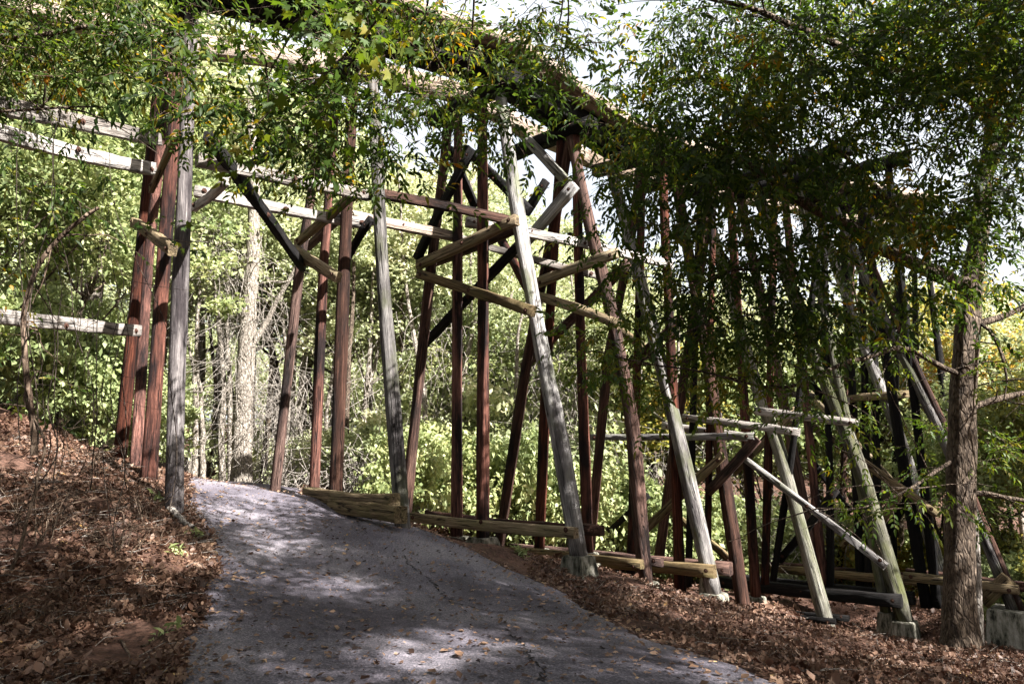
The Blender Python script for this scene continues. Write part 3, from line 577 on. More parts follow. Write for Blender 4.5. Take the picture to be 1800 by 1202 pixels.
def compound_spray(r, nl=6, L0=.6, ll=.095, lw=.030, pairs=4, kind='comp'):
    """twig with leaves in local coords; returns (leaf V,F) and twig list"""
    pos = []; ang = []; LL = []; WW = []; twigs = [np.array([(0, 0, 0), (L0*.5, 0, .02), (L0, 0, -.08)])]
    for i in range(nl):
        s = (i+.7)/nl; bx = np.array([L0*s, 0, -.08*s*s]); side = 1 if i % 2 else -1
        if i == nl-1: side = .1
        az = side*r.uniform(.6, 1.2); dr = r.uniform(-.7, .15)
        if kind == 'maple':
            d = np.array([math.cos(az)*math.cos(dr), math.sin(az)*math.cos(dr), math.sin(dr)]); pl = r.uniform(.04, .1)
            pos.append(bx+d*pl); ang.append((az+r.normal(0, .3), -dr+r.uniform(0, .7), r.normal(0, .5))); s_ = r.uniform(.10, .17); LL.append(s_); WW.append(s_)
            twigs.append(np.array([bx, bx+d*pl*.5, bx+d*pl])); continue
        RL = r.uniform(.18, .28); d = np.array([math.cos(az)*math.cos(dr), math.sin(az)*math.cos(dr), math.sin(dr)]); roll = r.normal(0, .5)
        side_v = np.array([-math.sin(az), math.cos(az), 0]); 
        twigs.append(np.array([bx, bx+d*RL*.5, bx+d*RL-np.array([0, 0, .03])]))
        for j in range(pairs):
            q = bx+d*RL*(.25+.75*j/pairs); q[2] -= .03*((j+1)/pairs)**2
            for sg in (1, -1):
                pos.append(q); ang.append((az+sg*r.uniform(.7, 1.05), -dr+r.uniform(.0, .5), roll*sg+r.normal(0, .25))); s_ = ll*r.uniform(.75, 1.15)*(1.0-.12*abs(j-1.5)); LL.append(s_); WW.append(lw*r.uniform(.85, 1.2))
        q = bx+d*RL; q[2] -= .03; pos.append(q); ang.append((az, -dr+.3, roll)); LL.append(ll*1.1); WW.append(lw)
    ang = np.array(ang); R = rotm(ang[:, 0], ang[:, 1], ang[:, 2])
    sh, fc = (MAP_V, MAP_F) if kind == 'maple' else (LEAF_V, LEAF_F)
    V, Fq = leaves_mesh(np.array(pos), R, np.array(LL), np.array(WW), sh, fc)
    return V, Fq, twigs
def scatter(templates, pos, R, scale):
    Vs, Fs, n = [], [], 0
    idx = rng.integers(0, len(templates), len(pos))
    for ti, (V, Fq, _) in enumerate(templates):
        s = idx == ti; c = s.sum()
        if not c: continue
        W_ = np.einsum('nij,kj->nki', R[s], V)*scale[s][:, None, None]+pos[s][:, None]
        Fs.append((Fq[None]+(np.arange(c)*len(V))[:, None, None]).reshape(-1, 4)+n); Vs.append(W_.reshape(-1, 3)); n += c*len(V)
    return np.concatenate(Vs), np.concatenate(Fs), idx
TC = [compound_spray(np.random.default_rng(i), nl=5, L0=.75, ll=.098, lw=.030, pairs=3) for i in range(6)]
TCW = [compound_spray(np.random.default_rng(i+40), nl=4, L0=.7, ll=.112, lw=.040, pairs=3) for i in range(6)]
TM = [compound_spray(np.random.default_rng(i+90), nl=8, L0=.5, kind='maple') for i in range(6)]
SPOTS = [(560, 1025, .30), (600, 1022, .2), (520, 1030, .2), (700, 1120, .30), (660, 1135, .25), (1150, 1160, .33), (1210, 1175, .3), (690, 1195, .25), (640, 1195, .2), (400, 880, .4), (480, 888, .4), (430, 868, .5), (440, 912, .2),
    (470, 950, .15), (350, 985, .2), (840, 1020, .16), (640, 1010, .13), (210, 1085, .15), (300, 960, .3), (250, 930, .3), (190, 900, .35), (120, 870, .4), (60, 840, .45), (350, 1060, .15), (330, 900, .3), (280, 1020, .15), (30, 1130, .15), (1040, 1100, .12), (900, 968, .2), (1560, 1060, .6), (820, 1120, .1), (480, 1180, .15)]
SPOTP = []  # ground points meant to be sunlit; sprays between them and the sun are removed
for (u_, v_, r_) in SPOTS:
    SPOTP.append((ground_hit(u_, v_), r_))
def cull(P):
    """openings cut in the canopy so sun falls on chosen ground spots"""
    s_ = np.array(sun_vec); k = np.ones(len(P), bool)
    for g0, r_ in SPOTP:
        d = P-g0; t_ = d@s_; k &= ~((np.linalg.norm(d-t_[:, None]*s_, axis=1) < r_+.18) & (t_ > 0))
    return P[k]
def fg_crown(name, parent, templates, regions, world_regions=(), mt='leafA', gap=.42, gapscale=.9, seed=1, twig_every=1):
    """sprays in volumes; regions = (u,v,ru,rv,d0,d1,n)"""
    r = np.random.default_rng(seed); P = []
    for (u, v, ru, rv, d0, d1, n) in regions:
        for _ in range(n):
            a = r.uniform(0, 6.283); s = math.sqrt(r.random()); P.append(at(u+ru*s*math.cos(a), v+rv*s*math.sin(a), r.uniform(d0, d1)))
    for (x, y, z, rx, ry, rz, n) in world_regions:
        d = r.normal(size=(n, 3)); d /= np.linalg.norm(d, axis=1)[:, None]; s = r.random(n)**(1/2.2)
        P.extend(np.array([x, y, z])+d*s[:, None]*np.array([rx, ry, rz]))
    P = np.array(P); nreg = sum(q[6] for q in regions); P = np.vstack([P[:nreg], cull(P[nreg:])]); nz_ = vnoise(P, gapscale)*.6+vnoise(P, gapscale*2.7)*.4
    P = P[nz_ > gap*r.uniform(.75, 1.2, len(P))]
    n = len(P); n = len(P); R = rotm(r.uniform(0, 6.283, n), r.normal(.25, .35, n), r.normal(0, .35, n)); sc = r.uniform(.7, 1.25, n)
    V, Fq, idx = scatter(templates, P, R, sc)
    link(name, mesh_np(name, V, Fq), parent, [M[mt]])
    mb = MB()
    for i in range(0, n, twig_every):
        ti = idx[i]
        for tw in templates[ti][2]:
            Q = tw@R[i].T*sc[i]+P[i]; mb.tube(Q, [.004, .003, .0015], 3)
    link('twigs', mb.mesh('twigs', False), parent, [M['twig']])
    return P
def limb(mb, pts, r0, r1, wob=.04, n=None, k=8):
    P = np.array(pts); Ln = np.linalg.norm(np.diff(P, axis=0), axis=1).sum(); n = n or max(6, int(Ln/.22))
    Q = smooth_path(P, n, wob); mb.tube(Q, np.linspace(r0, r1, n)*(1+rng.normal(0, .05, n)), k); return Q
def px(*a, d): return [at(u, v, d) for u, v in a]
def twiggy(mb, Q, n, Lr=(.6, 1.8), r0=.012, down=.1):
    for _ in range(n):
        s = Q[rng.integers(len(Q)//4, len(Q))]; d = rng.normal(size=3); d[2] = d[2]*.4-down; d /= np.linalg.norm(d); l = rng.uniform(*Lr)
        limb(mb, [s, s+d*l*.5+[0, 0, .05], s+d*l+[0, 0, -.1*l]], r0, .003, .05, 8, 4)

# --- the big tree on the right
RT = at(1684, 1138, 10.2)
t1 = empty('broadleaf_tree', tuple(RT), 'mature furrowed tree on the right bank spreading dark green and yellowing leaves', 'tree')
mb = MB(); D = 10.2
trunk = limb(mb, [RT-[0, 0, .4], at(1684, 1100, D), at(1686, 900, D), at(1692, 700, D), at(1697, 600, D), at(1704, 490, D), at(1722, 390, D), at(1740, 250, D), at(1752, 100, D-.2), at(1765, -150, D-.4), at(1770, -380, D-.5)], .27, .08, .012, 70, 16)
Rr = np.interp(np.linspace(0, 1, 70), [0, .035, .07, .12, .36, .44, .6, 1], [.38, .26, .205, .188, .165, .135, .095, .035])
mb = MB(); a_ = np.arange(20)*2*math.pi/20
mb.tube(trunk, Rr, 20)
V = mb.V[0].reshape(70, 20, 3); c_ = trunk[:, None]; rel = V-c_; fl = 1+.16*(vnoise(V, 2.3)[..., None]-.5)+.10*(vnoise(V, 6)[..., None]-.5)+.07*np.sin(a_*3+1)[None, :, None]*np.linspace(2.2, .6, 70)[:, None, None]+rng.normal(0, .02, (70, 20, 1)); mb.V[0] = (c_+rel*fl).reshape(-1, 3)
L1 = limb(mb, [at(1700, 500, D), at(1640, 478, D-.3), at(1570, 448, D-.8), at(1480, 400, D-1.4), at(1370, 330, D-2.0), at(1250, 250, D-2.4)], .13, .03)
L2 = limb(mb, [at(1722, 392, D), at(1690, 390, D-.2), at(1637, 410, D-.5), at(1608, 400, D-.8), at(1540, 330, D-1.5), at(1450, 240, D-2)], .09, .02)
L3 = limb(mb, [at(1760, 240, D), at(1720, 181, D-.8), at(1637, 139, D-1.2), at(1545, 125, D-1.7), at(1429, 62, D-2.3), at(1325, 25, D-2.7), at(1200, -20, D-3)], .10, .02)
L4 = limb(mb, [at(1692, 660, D), at(1660, 652, D-.2), at(1618, 618, D-.4), at(1580, 608, D-.6), at(1480, 640, D-1.1), at(1390, 690, D-1.5), at(1250, 660, D-1.9), at(1120, 640, D-2.2)], .045, .008)
L5 = limb(mb, [at(1684, 800, D), at(1650, 830, D-.2), at(1605, 860, D-.4), at(1524, 888, D-.7), at(1438, 900, D-1.0)], .03, .006)
L6 = limb(mb, [at(1705, 575, D), at(1740, 565, D), at(1800, 540, D+.2), at(1900, 480, D+.3)], .06, .02)
L7 = limb(mb, [at(1700, 720, D), at(1735, 708, D), at(1762, 697, D), at(1830, 680, D+.2), at(1920, 640, D+.3)], .055, .02)
L8 = limb(mb, [at(1700, 868, D), at(1740, 862, D), at(1800, 882, D), at(1880, 880, D)], .045, .015)
L9 = limb(mb, [at(1740, 300, D), at(1790, 180, D-.5), at(1850, 60, D-1)], .07, .03)
L10 = limb(mb, [at(1712, 560, D), at(1755, 590, D-.3), at(1770, 650, D-.4), at(1762, 700, D-.4)], .03, .01)
L11 = limb(mb, [at(1500, 420, D-1.3), at(1420, 420, D-1.7), at(1300, 470, D-2), at(1180, 520, D-2.3)], .035, .008)
for Q, nn in ((L1, 16), (L2, 12), (L3, 18), (L4, 16), (L5, 10), (L6, 6), (L7, 7), (L8, 6), (L9, 8), (L11, 12), (L10, 6)): twiggy(mb, Q, nn)
link('trunk', mb.mesh('trunk'), t1, [M['bark']])
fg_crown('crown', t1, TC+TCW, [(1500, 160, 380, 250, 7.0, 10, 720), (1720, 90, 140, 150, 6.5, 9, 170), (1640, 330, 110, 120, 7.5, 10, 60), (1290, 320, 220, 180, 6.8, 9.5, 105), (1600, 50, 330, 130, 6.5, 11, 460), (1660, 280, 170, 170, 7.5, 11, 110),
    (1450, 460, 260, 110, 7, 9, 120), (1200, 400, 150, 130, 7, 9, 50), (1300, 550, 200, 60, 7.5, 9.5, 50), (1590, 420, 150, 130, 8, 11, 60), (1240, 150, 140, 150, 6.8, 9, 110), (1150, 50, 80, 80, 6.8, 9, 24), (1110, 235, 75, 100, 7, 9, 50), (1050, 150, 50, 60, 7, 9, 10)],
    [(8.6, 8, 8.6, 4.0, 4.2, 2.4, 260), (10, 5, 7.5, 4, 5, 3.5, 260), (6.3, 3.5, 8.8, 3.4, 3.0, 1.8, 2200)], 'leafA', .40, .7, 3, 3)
fg_crown('crown', t1, TC, [(1200, 600, 180, 90, 7.6, 9, 60), (1060, 580, 80, 80, 7.8, 9, 16), (1440, 640, 180, 90, 8, 9.8, 30), (1540, 790, 130, 120, 8.8, 9.8, 16), (1760, 600, 60, 230, 9.5, 11, 30), (1350, 550, 130, 60, 7.5, 9, 16), (1730, 800, 90, 100, 10.5, 12, 35)],
    [], 'leafM', .36, .9, 4, 2)

# --- trees whose boughs hang in from outside the frame
def out_tree(label, base, h, r0, limbs, crowns, name='broadleaf_tree', barkm='bark'):
    b0 = np.array([base[0], base[1], float(tps(base[0], base[1]))]); tr = empty(name, tuple(b0), label, 'tree')
    mb = MB(); tq = limb(mb, [b0-[0, 0, .4], b0+[0.1, .1, h*.3], b0+[-.1, .2, h*.65], b0+[.1, 0, h]], r0, r0*.3, .05, 30, 12)
    for pts, ra, rb, nt_ in limbs:
        q0 = np.array(pts[0]); s = tq[np.argmin(abs(tq[:, 2]-(q0[2]-1.0)))]
        Q = limb(mb, [s]+[np.array(p_) for p_ in pts], ra, rb); twiggy(mb, Q, nt_)
    link('trunk', mb.mesh('trunk'), tr, [M[barkm]])
    for i, (tm, regs, wr, mt, gap, sd2) in enumerate(crowns): fg_crown('crown', tr, tm, regs, wr, mt, gap, .9, sd2, 2)
    return tr
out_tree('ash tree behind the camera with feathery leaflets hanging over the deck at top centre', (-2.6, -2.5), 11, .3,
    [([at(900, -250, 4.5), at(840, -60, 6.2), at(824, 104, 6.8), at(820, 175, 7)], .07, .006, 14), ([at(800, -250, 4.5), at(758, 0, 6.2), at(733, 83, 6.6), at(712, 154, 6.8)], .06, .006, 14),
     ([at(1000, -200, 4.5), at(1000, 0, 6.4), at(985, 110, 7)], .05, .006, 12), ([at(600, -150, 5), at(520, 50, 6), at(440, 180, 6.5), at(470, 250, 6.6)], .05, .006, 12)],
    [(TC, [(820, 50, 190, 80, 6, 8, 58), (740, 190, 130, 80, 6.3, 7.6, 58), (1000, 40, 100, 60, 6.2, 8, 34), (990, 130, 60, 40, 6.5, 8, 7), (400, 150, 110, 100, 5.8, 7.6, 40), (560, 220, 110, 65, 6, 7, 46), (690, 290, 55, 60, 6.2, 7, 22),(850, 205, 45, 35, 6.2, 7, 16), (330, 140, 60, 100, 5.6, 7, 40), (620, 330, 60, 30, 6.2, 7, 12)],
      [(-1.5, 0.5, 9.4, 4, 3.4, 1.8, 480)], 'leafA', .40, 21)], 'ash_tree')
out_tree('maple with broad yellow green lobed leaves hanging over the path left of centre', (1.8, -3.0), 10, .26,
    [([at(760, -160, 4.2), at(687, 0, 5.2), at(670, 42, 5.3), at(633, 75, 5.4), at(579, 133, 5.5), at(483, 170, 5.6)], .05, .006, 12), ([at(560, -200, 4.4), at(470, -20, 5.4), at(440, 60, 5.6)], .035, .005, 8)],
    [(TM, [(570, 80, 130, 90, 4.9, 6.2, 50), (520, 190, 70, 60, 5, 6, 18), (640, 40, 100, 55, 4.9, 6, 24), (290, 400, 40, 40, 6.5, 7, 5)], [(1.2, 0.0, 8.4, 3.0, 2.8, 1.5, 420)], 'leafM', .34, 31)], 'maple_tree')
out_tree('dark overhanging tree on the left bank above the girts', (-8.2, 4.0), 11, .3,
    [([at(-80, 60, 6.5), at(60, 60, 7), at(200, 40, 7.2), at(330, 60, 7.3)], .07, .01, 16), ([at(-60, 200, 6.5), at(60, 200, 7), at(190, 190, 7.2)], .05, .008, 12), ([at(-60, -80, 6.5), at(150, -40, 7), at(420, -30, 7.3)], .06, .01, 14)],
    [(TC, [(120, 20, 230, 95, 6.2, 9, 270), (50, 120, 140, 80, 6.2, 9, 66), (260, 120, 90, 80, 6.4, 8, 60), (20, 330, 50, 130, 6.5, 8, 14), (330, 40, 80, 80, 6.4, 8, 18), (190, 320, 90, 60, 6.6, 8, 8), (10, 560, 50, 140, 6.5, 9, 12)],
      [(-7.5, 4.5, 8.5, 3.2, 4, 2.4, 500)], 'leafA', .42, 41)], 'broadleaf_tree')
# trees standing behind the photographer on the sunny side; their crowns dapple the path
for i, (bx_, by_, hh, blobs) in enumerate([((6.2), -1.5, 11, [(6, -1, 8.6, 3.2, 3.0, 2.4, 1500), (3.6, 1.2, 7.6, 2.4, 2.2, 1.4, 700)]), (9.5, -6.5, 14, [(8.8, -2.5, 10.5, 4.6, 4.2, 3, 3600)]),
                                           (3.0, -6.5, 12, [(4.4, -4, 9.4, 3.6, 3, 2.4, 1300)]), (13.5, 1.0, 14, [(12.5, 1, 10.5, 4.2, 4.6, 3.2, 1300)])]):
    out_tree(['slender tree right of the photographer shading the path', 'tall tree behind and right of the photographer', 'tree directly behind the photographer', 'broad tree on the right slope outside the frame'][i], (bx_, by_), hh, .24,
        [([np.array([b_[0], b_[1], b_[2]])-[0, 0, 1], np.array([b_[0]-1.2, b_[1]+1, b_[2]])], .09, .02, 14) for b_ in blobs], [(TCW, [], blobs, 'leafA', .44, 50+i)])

# ------------------------------------------------------------------ background wood
def bg_crown_mesh(seed, n_clump, per, rx, rz, ls, z0=.0, droop=0):
    r = np.random.default_rng(seed); d = r.normal(size=(n_clump, 3)); d /= np.linalg.norm(d, axis=1)[:, None]; d[:, 2] = np.where(d[:, 2] < -.6, -d[:, 2], d[:, 2])
    c = d*(r.random(n_clump)**.45)[:, None]*np.array([rx, rx, rz]); c *= (1+.25*(vnoise(d*2+seed, 1.3)-.5)[:, None]*2)
    cs = r.uniform(.35, 1.0, n_clump)*rx*.26
    idx = np.repeat(np.arange(n_clump), per); o = r.normal(size=(len(idx), 3))*np.array([1, 1, .55]); P = c[idx]+o*cs[idx][:, None]*.75
    n = len(P); R = rotm(r.uniform(0, 6.283, n), r.normal(.3, .6, n), r.normal(0, .6, n)); L_ = ls*r.uniform(.6, 1.4, n)
    Q = np.array([(0, 0, 0), (.5, .32, .05), (1, 0, -.1), (.5, -.32, .05)])
    V, Fq = leaves_mesh(P, R, L_, L_, Q, np.array([(0, 3, 2, 1)])); V[:, 2] += z0
    return mesh_np('crown', V, Fq), c
def bg_template(seed, h, rx, lsz, n_clump, per, tr, barkm):
    r = np.random.default_rng(seed); rz = h*.38; zc = h-rz*.95
    cm, cl = bg_crown_mesh(seed, n_clump, per, rx, rz, lsz, zc)
    mb = MB(); tq = limb(mb, [(0, 0, -.5), (r.normal(0, .15), r.normal(0, .15), h*.3), (r.normal(0, .4), r.normal(0, .4), h*.6), (r.normal(0, .3), r.normal(0, .3), h*.93)], tr, tr*.2, .06, 22, 9)
    for i in r.choice(len(cl), 16, replace=False):
        e = cl[i]+[0, 0, zc]; s = tq[np.argmin(abs(tq[:, 2]-max(h*.2, e[2]-r.uniform(1, 3))))]; limb(mb, [s, (s+e)/2+[0, 0, -.3], e], tr*.35, .02, .1, 9, 5)
    return cm, mb.mesh('trunk')
def set_mat(me, m_): me.materials.clear(); me.materials.append(m_)
TPL = [bg_template(200+i, h, rx, ls, nc, per, tr, None) for i, (h, rx, ls, nc, per, tr) in enumerate([
    (17, 4.2, .21, 150, 130, .26), (14, 3.6, .19, 130, 130, .2), (20, 4.6, .22, 170, 130, .3), (10, 3.0, .16, 110, 120, .13), (8, 2.6, .15, 90, 120, .09)])]
for i, (cm, tm) in enumerate(TPL): pass
LV = {'B': 'leafB', 'C': 'leafC', 'Y': 'leafY', 'A': 'leafA'}
TPLM = {}
for i, (cm, tm) in enumerate(TPL):
    for kx, mn in LV.items():
        c2 = cm.copy(); c2.materials.append(M[mn]); t2 = TPLM.get((i, 't'))
        if t2 is None: tm.materials.append(M['barkpale'] if i in (0, 2, 3) else M['bark']); TPLM[(i, 't')] = tm
        TPLM[(i, kx)] = c2
def bgtree(ti, col, x, y, s, rz, label, group, name='forest_tree', dz=0):
    z = float(tps(x, y))+dz; e = empty(name, (x, y, z), label, 'tree', group); e.rotation_euler = (0, 0, rz); e.scale = (s, s, s*random.uniform(.9, 1.15))
    for nm, me in (('crown', TPLM[(ti, col)]), ('trunk', TPLM[(ti, 't')])):
        o = bpy.data.objects.new(nm, me); C.objects.link(o); o.parent = e
    return e
def gap_name(u):
    for lim, nm in ((60, 'beyond the far left girts'), (290, 'behind the left bank beyond the girts'), (500, 'seen between the first and second bents'), (700, 'seen through the second bent'), (860, 'seen through the third bent'), (1010, 'right behind the third grey pole'), (1180, 'seen through the fourth bent'), (1330, 'seen through the fifth bent'), (1560, 'behind the far right bents'), (9999, 'beyond the big trunk at the right')):
        if u < lim: return nm
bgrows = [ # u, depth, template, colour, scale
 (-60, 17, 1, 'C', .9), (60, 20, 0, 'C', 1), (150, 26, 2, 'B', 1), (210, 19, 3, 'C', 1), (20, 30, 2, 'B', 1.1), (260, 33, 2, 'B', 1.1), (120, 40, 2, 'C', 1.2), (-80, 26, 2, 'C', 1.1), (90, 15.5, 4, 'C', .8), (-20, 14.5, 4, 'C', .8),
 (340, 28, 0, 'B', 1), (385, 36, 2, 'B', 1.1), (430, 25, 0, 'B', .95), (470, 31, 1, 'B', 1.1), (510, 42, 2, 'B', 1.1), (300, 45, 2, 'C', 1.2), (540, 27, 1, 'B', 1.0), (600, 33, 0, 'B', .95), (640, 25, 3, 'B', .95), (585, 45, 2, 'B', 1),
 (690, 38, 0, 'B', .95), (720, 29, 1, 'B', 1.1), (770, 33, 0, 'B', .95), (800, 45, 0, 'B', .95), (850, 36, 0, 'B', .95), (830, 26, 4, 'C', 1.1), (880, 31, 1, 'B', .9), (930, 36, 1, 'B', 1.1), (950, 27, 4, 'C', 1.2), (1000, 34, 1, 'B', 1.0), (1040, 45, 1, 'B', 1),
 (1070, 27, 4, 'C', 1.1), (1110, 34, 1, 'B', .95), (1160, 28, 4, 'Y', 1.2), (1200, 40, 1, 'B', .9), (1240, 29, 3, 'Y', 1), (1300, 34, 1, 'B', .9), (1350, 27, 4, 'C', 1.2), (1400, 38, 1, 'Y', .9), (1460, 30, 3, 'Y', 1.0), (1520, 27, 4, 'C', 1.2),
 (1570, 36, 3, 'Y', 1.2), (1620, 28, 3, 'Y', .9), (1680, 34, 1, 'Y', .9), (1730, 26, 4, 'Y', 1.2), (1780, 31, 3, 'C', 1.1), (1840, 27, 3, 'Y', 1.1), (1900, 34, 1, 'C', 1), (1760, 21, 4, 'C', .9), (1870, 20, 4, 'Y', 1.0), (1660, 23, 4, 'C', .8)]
CN = {'B': 'pale green', 'C': 'fresh green', 'Y': 'yellowing autumn'}
SN = {0: 'tall', 1: 'medium', 2: 'lofty', 3: 'slim', 4: 'bushy'}
cnt = {}
for (u, d, ti, col, s) in bgrows:
    p = at(u, YH, d); g_ = gap_name(u); dn = 'close' if d < 24 else ('farther' if d < 33 else 'distant')
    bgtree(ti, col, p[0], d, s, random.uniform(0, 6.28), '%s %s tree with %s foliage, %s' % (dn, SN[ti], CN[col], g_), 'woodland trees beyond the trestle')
# the wood carries on beside and behind the photographer and shades the path
for i, (x, y, ti, s, lab) in enumerate([(17.5, 10, 3, 1, 'young tree on the right slope beyond the frame edge'), (18.5, 5.5, 2, .8, 'tree on the right slope level with the photographer'), (22, 14, 2, .85, 'tree far down the right slope'),
      (14.5, -8, 0, .7, 'tree behind right of the photographer, lower on the slope'), (19, -12, 2, .75, 'farthest tree behind right'), (8.5, -12, 2, .95, 'tall tree well behind the photographer'), (1, -12, 0, 1, 'tree behind on the path verge'), (-5, -9, 2, .95, 'tree behind on the left bank'),
      (-11, -6, 0, 1, 'tree high behind on the left bank'), (-13.5, 1, 2, .95, 'tall tree beside the left bank'), (-14, 9, 0, 1, 'tree high on the left bank above the girts'), (-7.5, -3, 1, 1.05, 'middling tree on the left bank by the photographer'), (5, -8, 1, 1.1, 'middling tree behind the photographer')]):
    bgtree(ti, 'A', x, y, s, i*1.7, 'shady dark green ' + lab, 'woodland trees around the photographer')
# distant wood, reading as one mass
r = np.random.default_rng(9); Vs, Fs, n = [], [], 0
for i in range(64):
    x = -75+150*i/63+r.normal(0, 2); y = r.uniform(52, 75); h = r.uniform(10, 17)-max(0, x)*.05; base = float(tps(x, y)); P = np.array([x, y, base+h*.5])+r.normal(size=(5200, 3))*np.array([2.6, 2.6, h*.26])
    P = P[P[:, 2] > base]; m2 = len(P); R = rotm(r.uniform(0, 6.28, m2), r.normal(.3, .6, m2), r.normal(0, .6, m2)); L_ = r.uniform(.25, .5, m2)
    V, Fq = leaves_mesh(P, R, L_, L_, np.array([(0, 0, 0), (.5, .32, .05), (1, 0, -.1), (.5, -.32, .05)]), np.array([(0, 3, 2, 1)])); Vs.append(V); Fs.append(Fq+n); n += len(V)
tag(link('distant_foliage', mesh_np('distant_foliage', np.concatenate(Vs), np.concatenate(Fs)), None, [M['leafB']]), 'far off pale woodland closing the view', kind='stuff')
# understorey shrubs under and behind the trestle
SHR = [bg_crown_mesh(300+i, 60, 110, 1.5, 1.2, .12, 1.0)[0] for i in range(3)]
SHRM = {}
for i, me in enumerate(SHR):
    for kx, mn in LV.items(): c2 = me.copy(); c2.name = 'shrub'; c2.materials.append(M[mn]); SHRM[(i, kx)] = c2
for i, (u, d, col, s) in enumerate([(720, 18.5, 'C', .9), (760, 20.5, 'C', 1.2), (830, 21, 'C', 1.3), (890, 20.5, 'C', 1.2), (930, 23, 'B', 1.6), (990, 21, 'C', 1.2), (1040, 23, 'C', 1.5), (1090, 22.5, 'C', 1.2), (1150, 24, 'B', 1.5), (1210, 23.5, 'C', 1.2), (1270, 25, 'C', 1.6), (1330, 24.5, 'B', 1.2),
      (700, 24, 'B', 1.5), (620, 22, 'B', 1.2), (560, 24, 'B', 1.0), (520, 26, 'B', 1.3), (440, 25, 'B', .8), (1400, 26, 'C', 1.5), (1480, 25.5, 'Y', 1.2), (1560, 27, 'C', 1.5), (1640, 24, 'Y', 1.0), (1720, 22, 'C', 1.0), (1790, 21, 'Y', 1.2), (150, 15.5, 'C', .9), (60, 15, 'C', 1.0), (210, 18, 'C', 1.1), (100, 18, 'C', 1.3), (-30, 13.5, 'C', 1.0), (260, 21, 'B', 1.1), (800, 25, 'B', 2.0), (1000, 26, 'B', 2.0), (1760, 18.5, 'C', .8), (1840, 18, 'Y', 1.0)]):
    p = at(u, YH, d); o = bpy.data.objects.new('shrub', SHRM[(i % 3, col)]); C.objects.link(o); o.location = (p[0], d, float(tps(p[0], d))-.2); o.scale = (s, s, s*random.uniform(.9, 1.4)); o.rotation_euler = (0, 0, random.uniform(0, 6))
    tag(o, '%s undergrowth shrub %s%s' % (CN[col], gap_name(u), ' close behind the poles' if d < 22 else ''), 'shrub', 'undergrowth shrubs behind the trestle')

r = np.random.default_rng(51)
STM = []
for i in range(4):
    mb = MB(); tq = limb(mb, [(0, 0, -.4), (r.normal(0, .2), r.normal(0, .2), 4), (r.normal(0, .5), r.normal(0, .4), 8), (r.normal(0, .8), r.normal(0, .6), 12)], .13, .03, .06, 26, 7); twiggy(mb, tq, 9, (1, 2.4), .02, -.5)
    me = mb.mesh('trunk'); me.materials.append(M['barkpale'] if i % 2 else M['bark']); cm = bg_crown_mesh(400+i, 46, 60, 1.7, 3.0, .16, 9.0)[0]; cm.materials.append(M['leafB']); STM.append((me, cm))
for i, (u, d) in enumerate([(30, 21), (75, 24), (130, 19), (175, 22), (215, 26), (330, 24), (366, 27), (405, 26), (462, 24), (500, 23), (535, 27), (575, 24), (612, 22), (655, 27), (700, 25), (738, 23), (775, 27), (822, 24), (866, 26), (905, 23.5), (950, 27), (1002, 25), (1048, 28), (1100, 26), (1145, 28), (1215, 27), (1280, 28), (1345, 27), (1430, 28), (1500, 29), (1560, 26), (1630, 28), (1745, 24), (1790, 27)]):
    p = at(u, YH, d); e = empty('slender_tree', (p[0], d, float(tps(p[0], d))), '%s slender tree stem, %s' % ('pale' if i % 4 % 2 else 'dark', gap_name(u)), 'tree', 'slender woodland trees'); e.rotation_euler = (0, 0, r.uniform(0, 6)); q_ = r.uniform(.7, 1.15); e.scale = (q_, q_, q_)
    for nm, me in zip(('trunk', 'crown'), STM[i % 4]): o = bpy.data.objects.new(nm, me); C.objects.link(o); o.parent = e
# vine-hung pale trees at the end of the path and dry creepers
def tangle(mb, c, rx, ry, rz, n, L=(1.0, 2.6), rad=.009, down=.9):
    for _ in range(n):
        s = np.array(c)+rng.normal(size=3)*np.array([rx, ry, rz])*.6; l = rng.uniform(*L); d = np.array([rng.normal(0, .45), rng.normal(0, .45), -down+rng.normal(0, .4)]); P = [s]
        for _k in range(5): d = d+rng.normal(0, .45, 3); P.append(P[-1]+d*l/5)
        mb.tube(smooth_path(P, 12), np.linspace(rad, rad*.4, 12), 4)
def pale_tree(u, vb, d, label, stems, ntang, name='vine_draped_tree'):
    p = at(u, YH, d); b0 = np.array([p[0], d, float(tps(p[0], d))]); tr = empty(name, tuple(b0), label, 'tree'); mb = MB()
    for du, pts, r0 in stems:
        Q = limb(mb, [b0+[du*d/F, 0, -.3]]+[at(a, b_, d+dd) for a, b_, dd in pts], r0, r0*.3, .05, 30, 9); twiggy(mb, Q, 7, (.8, 2.2), .02, -.3)
    link('trunk', mb.mesh('trunk'), tr, [M['barkpale']])
    if ntang:
        mv = MB()
        for c, ext_, n in ntang: tangle(mv, c, *ext_, n)
        link('hanging_vines', mv.mesh('hanging_vines'), tr, [M['vine']])
    return tr
pale_tree(428, 0, 21, 'pale vine choked tree at the end of the path, its trunk wrapped in dry creepers', [(0, [(428, 700, 0), (430, 600, 0), (443, 480, 0), (447, 330, 0), (440, 150, .5)], .34), (0, [(430, 640, 0), (470, 560, 0), (515, 480, -.3), (560, 380, -.5)], .14)],
    [(at(435, 560, 21), (.6, .6, 2.4), 130), (at(400, 480, 21), (.6, .6, 1.6), 50), (at(470, 700, 20.5), (1.0, .8, 1.5), 80)])
pale_tree(392, 0, 22.5, 'slender forked pale tree left of the vine choked trunk', [(0, [(395, 700, 0), (385, 560, 0), (365, 440, 0), (350, 300, 0)], .13), (18, [(405, 700, 0), (398, 600, 0), (402, 500, 0), (380, 360, 0)], .11)], [(at(380, 520, 22), (.5, .5, 2.2), 50)])
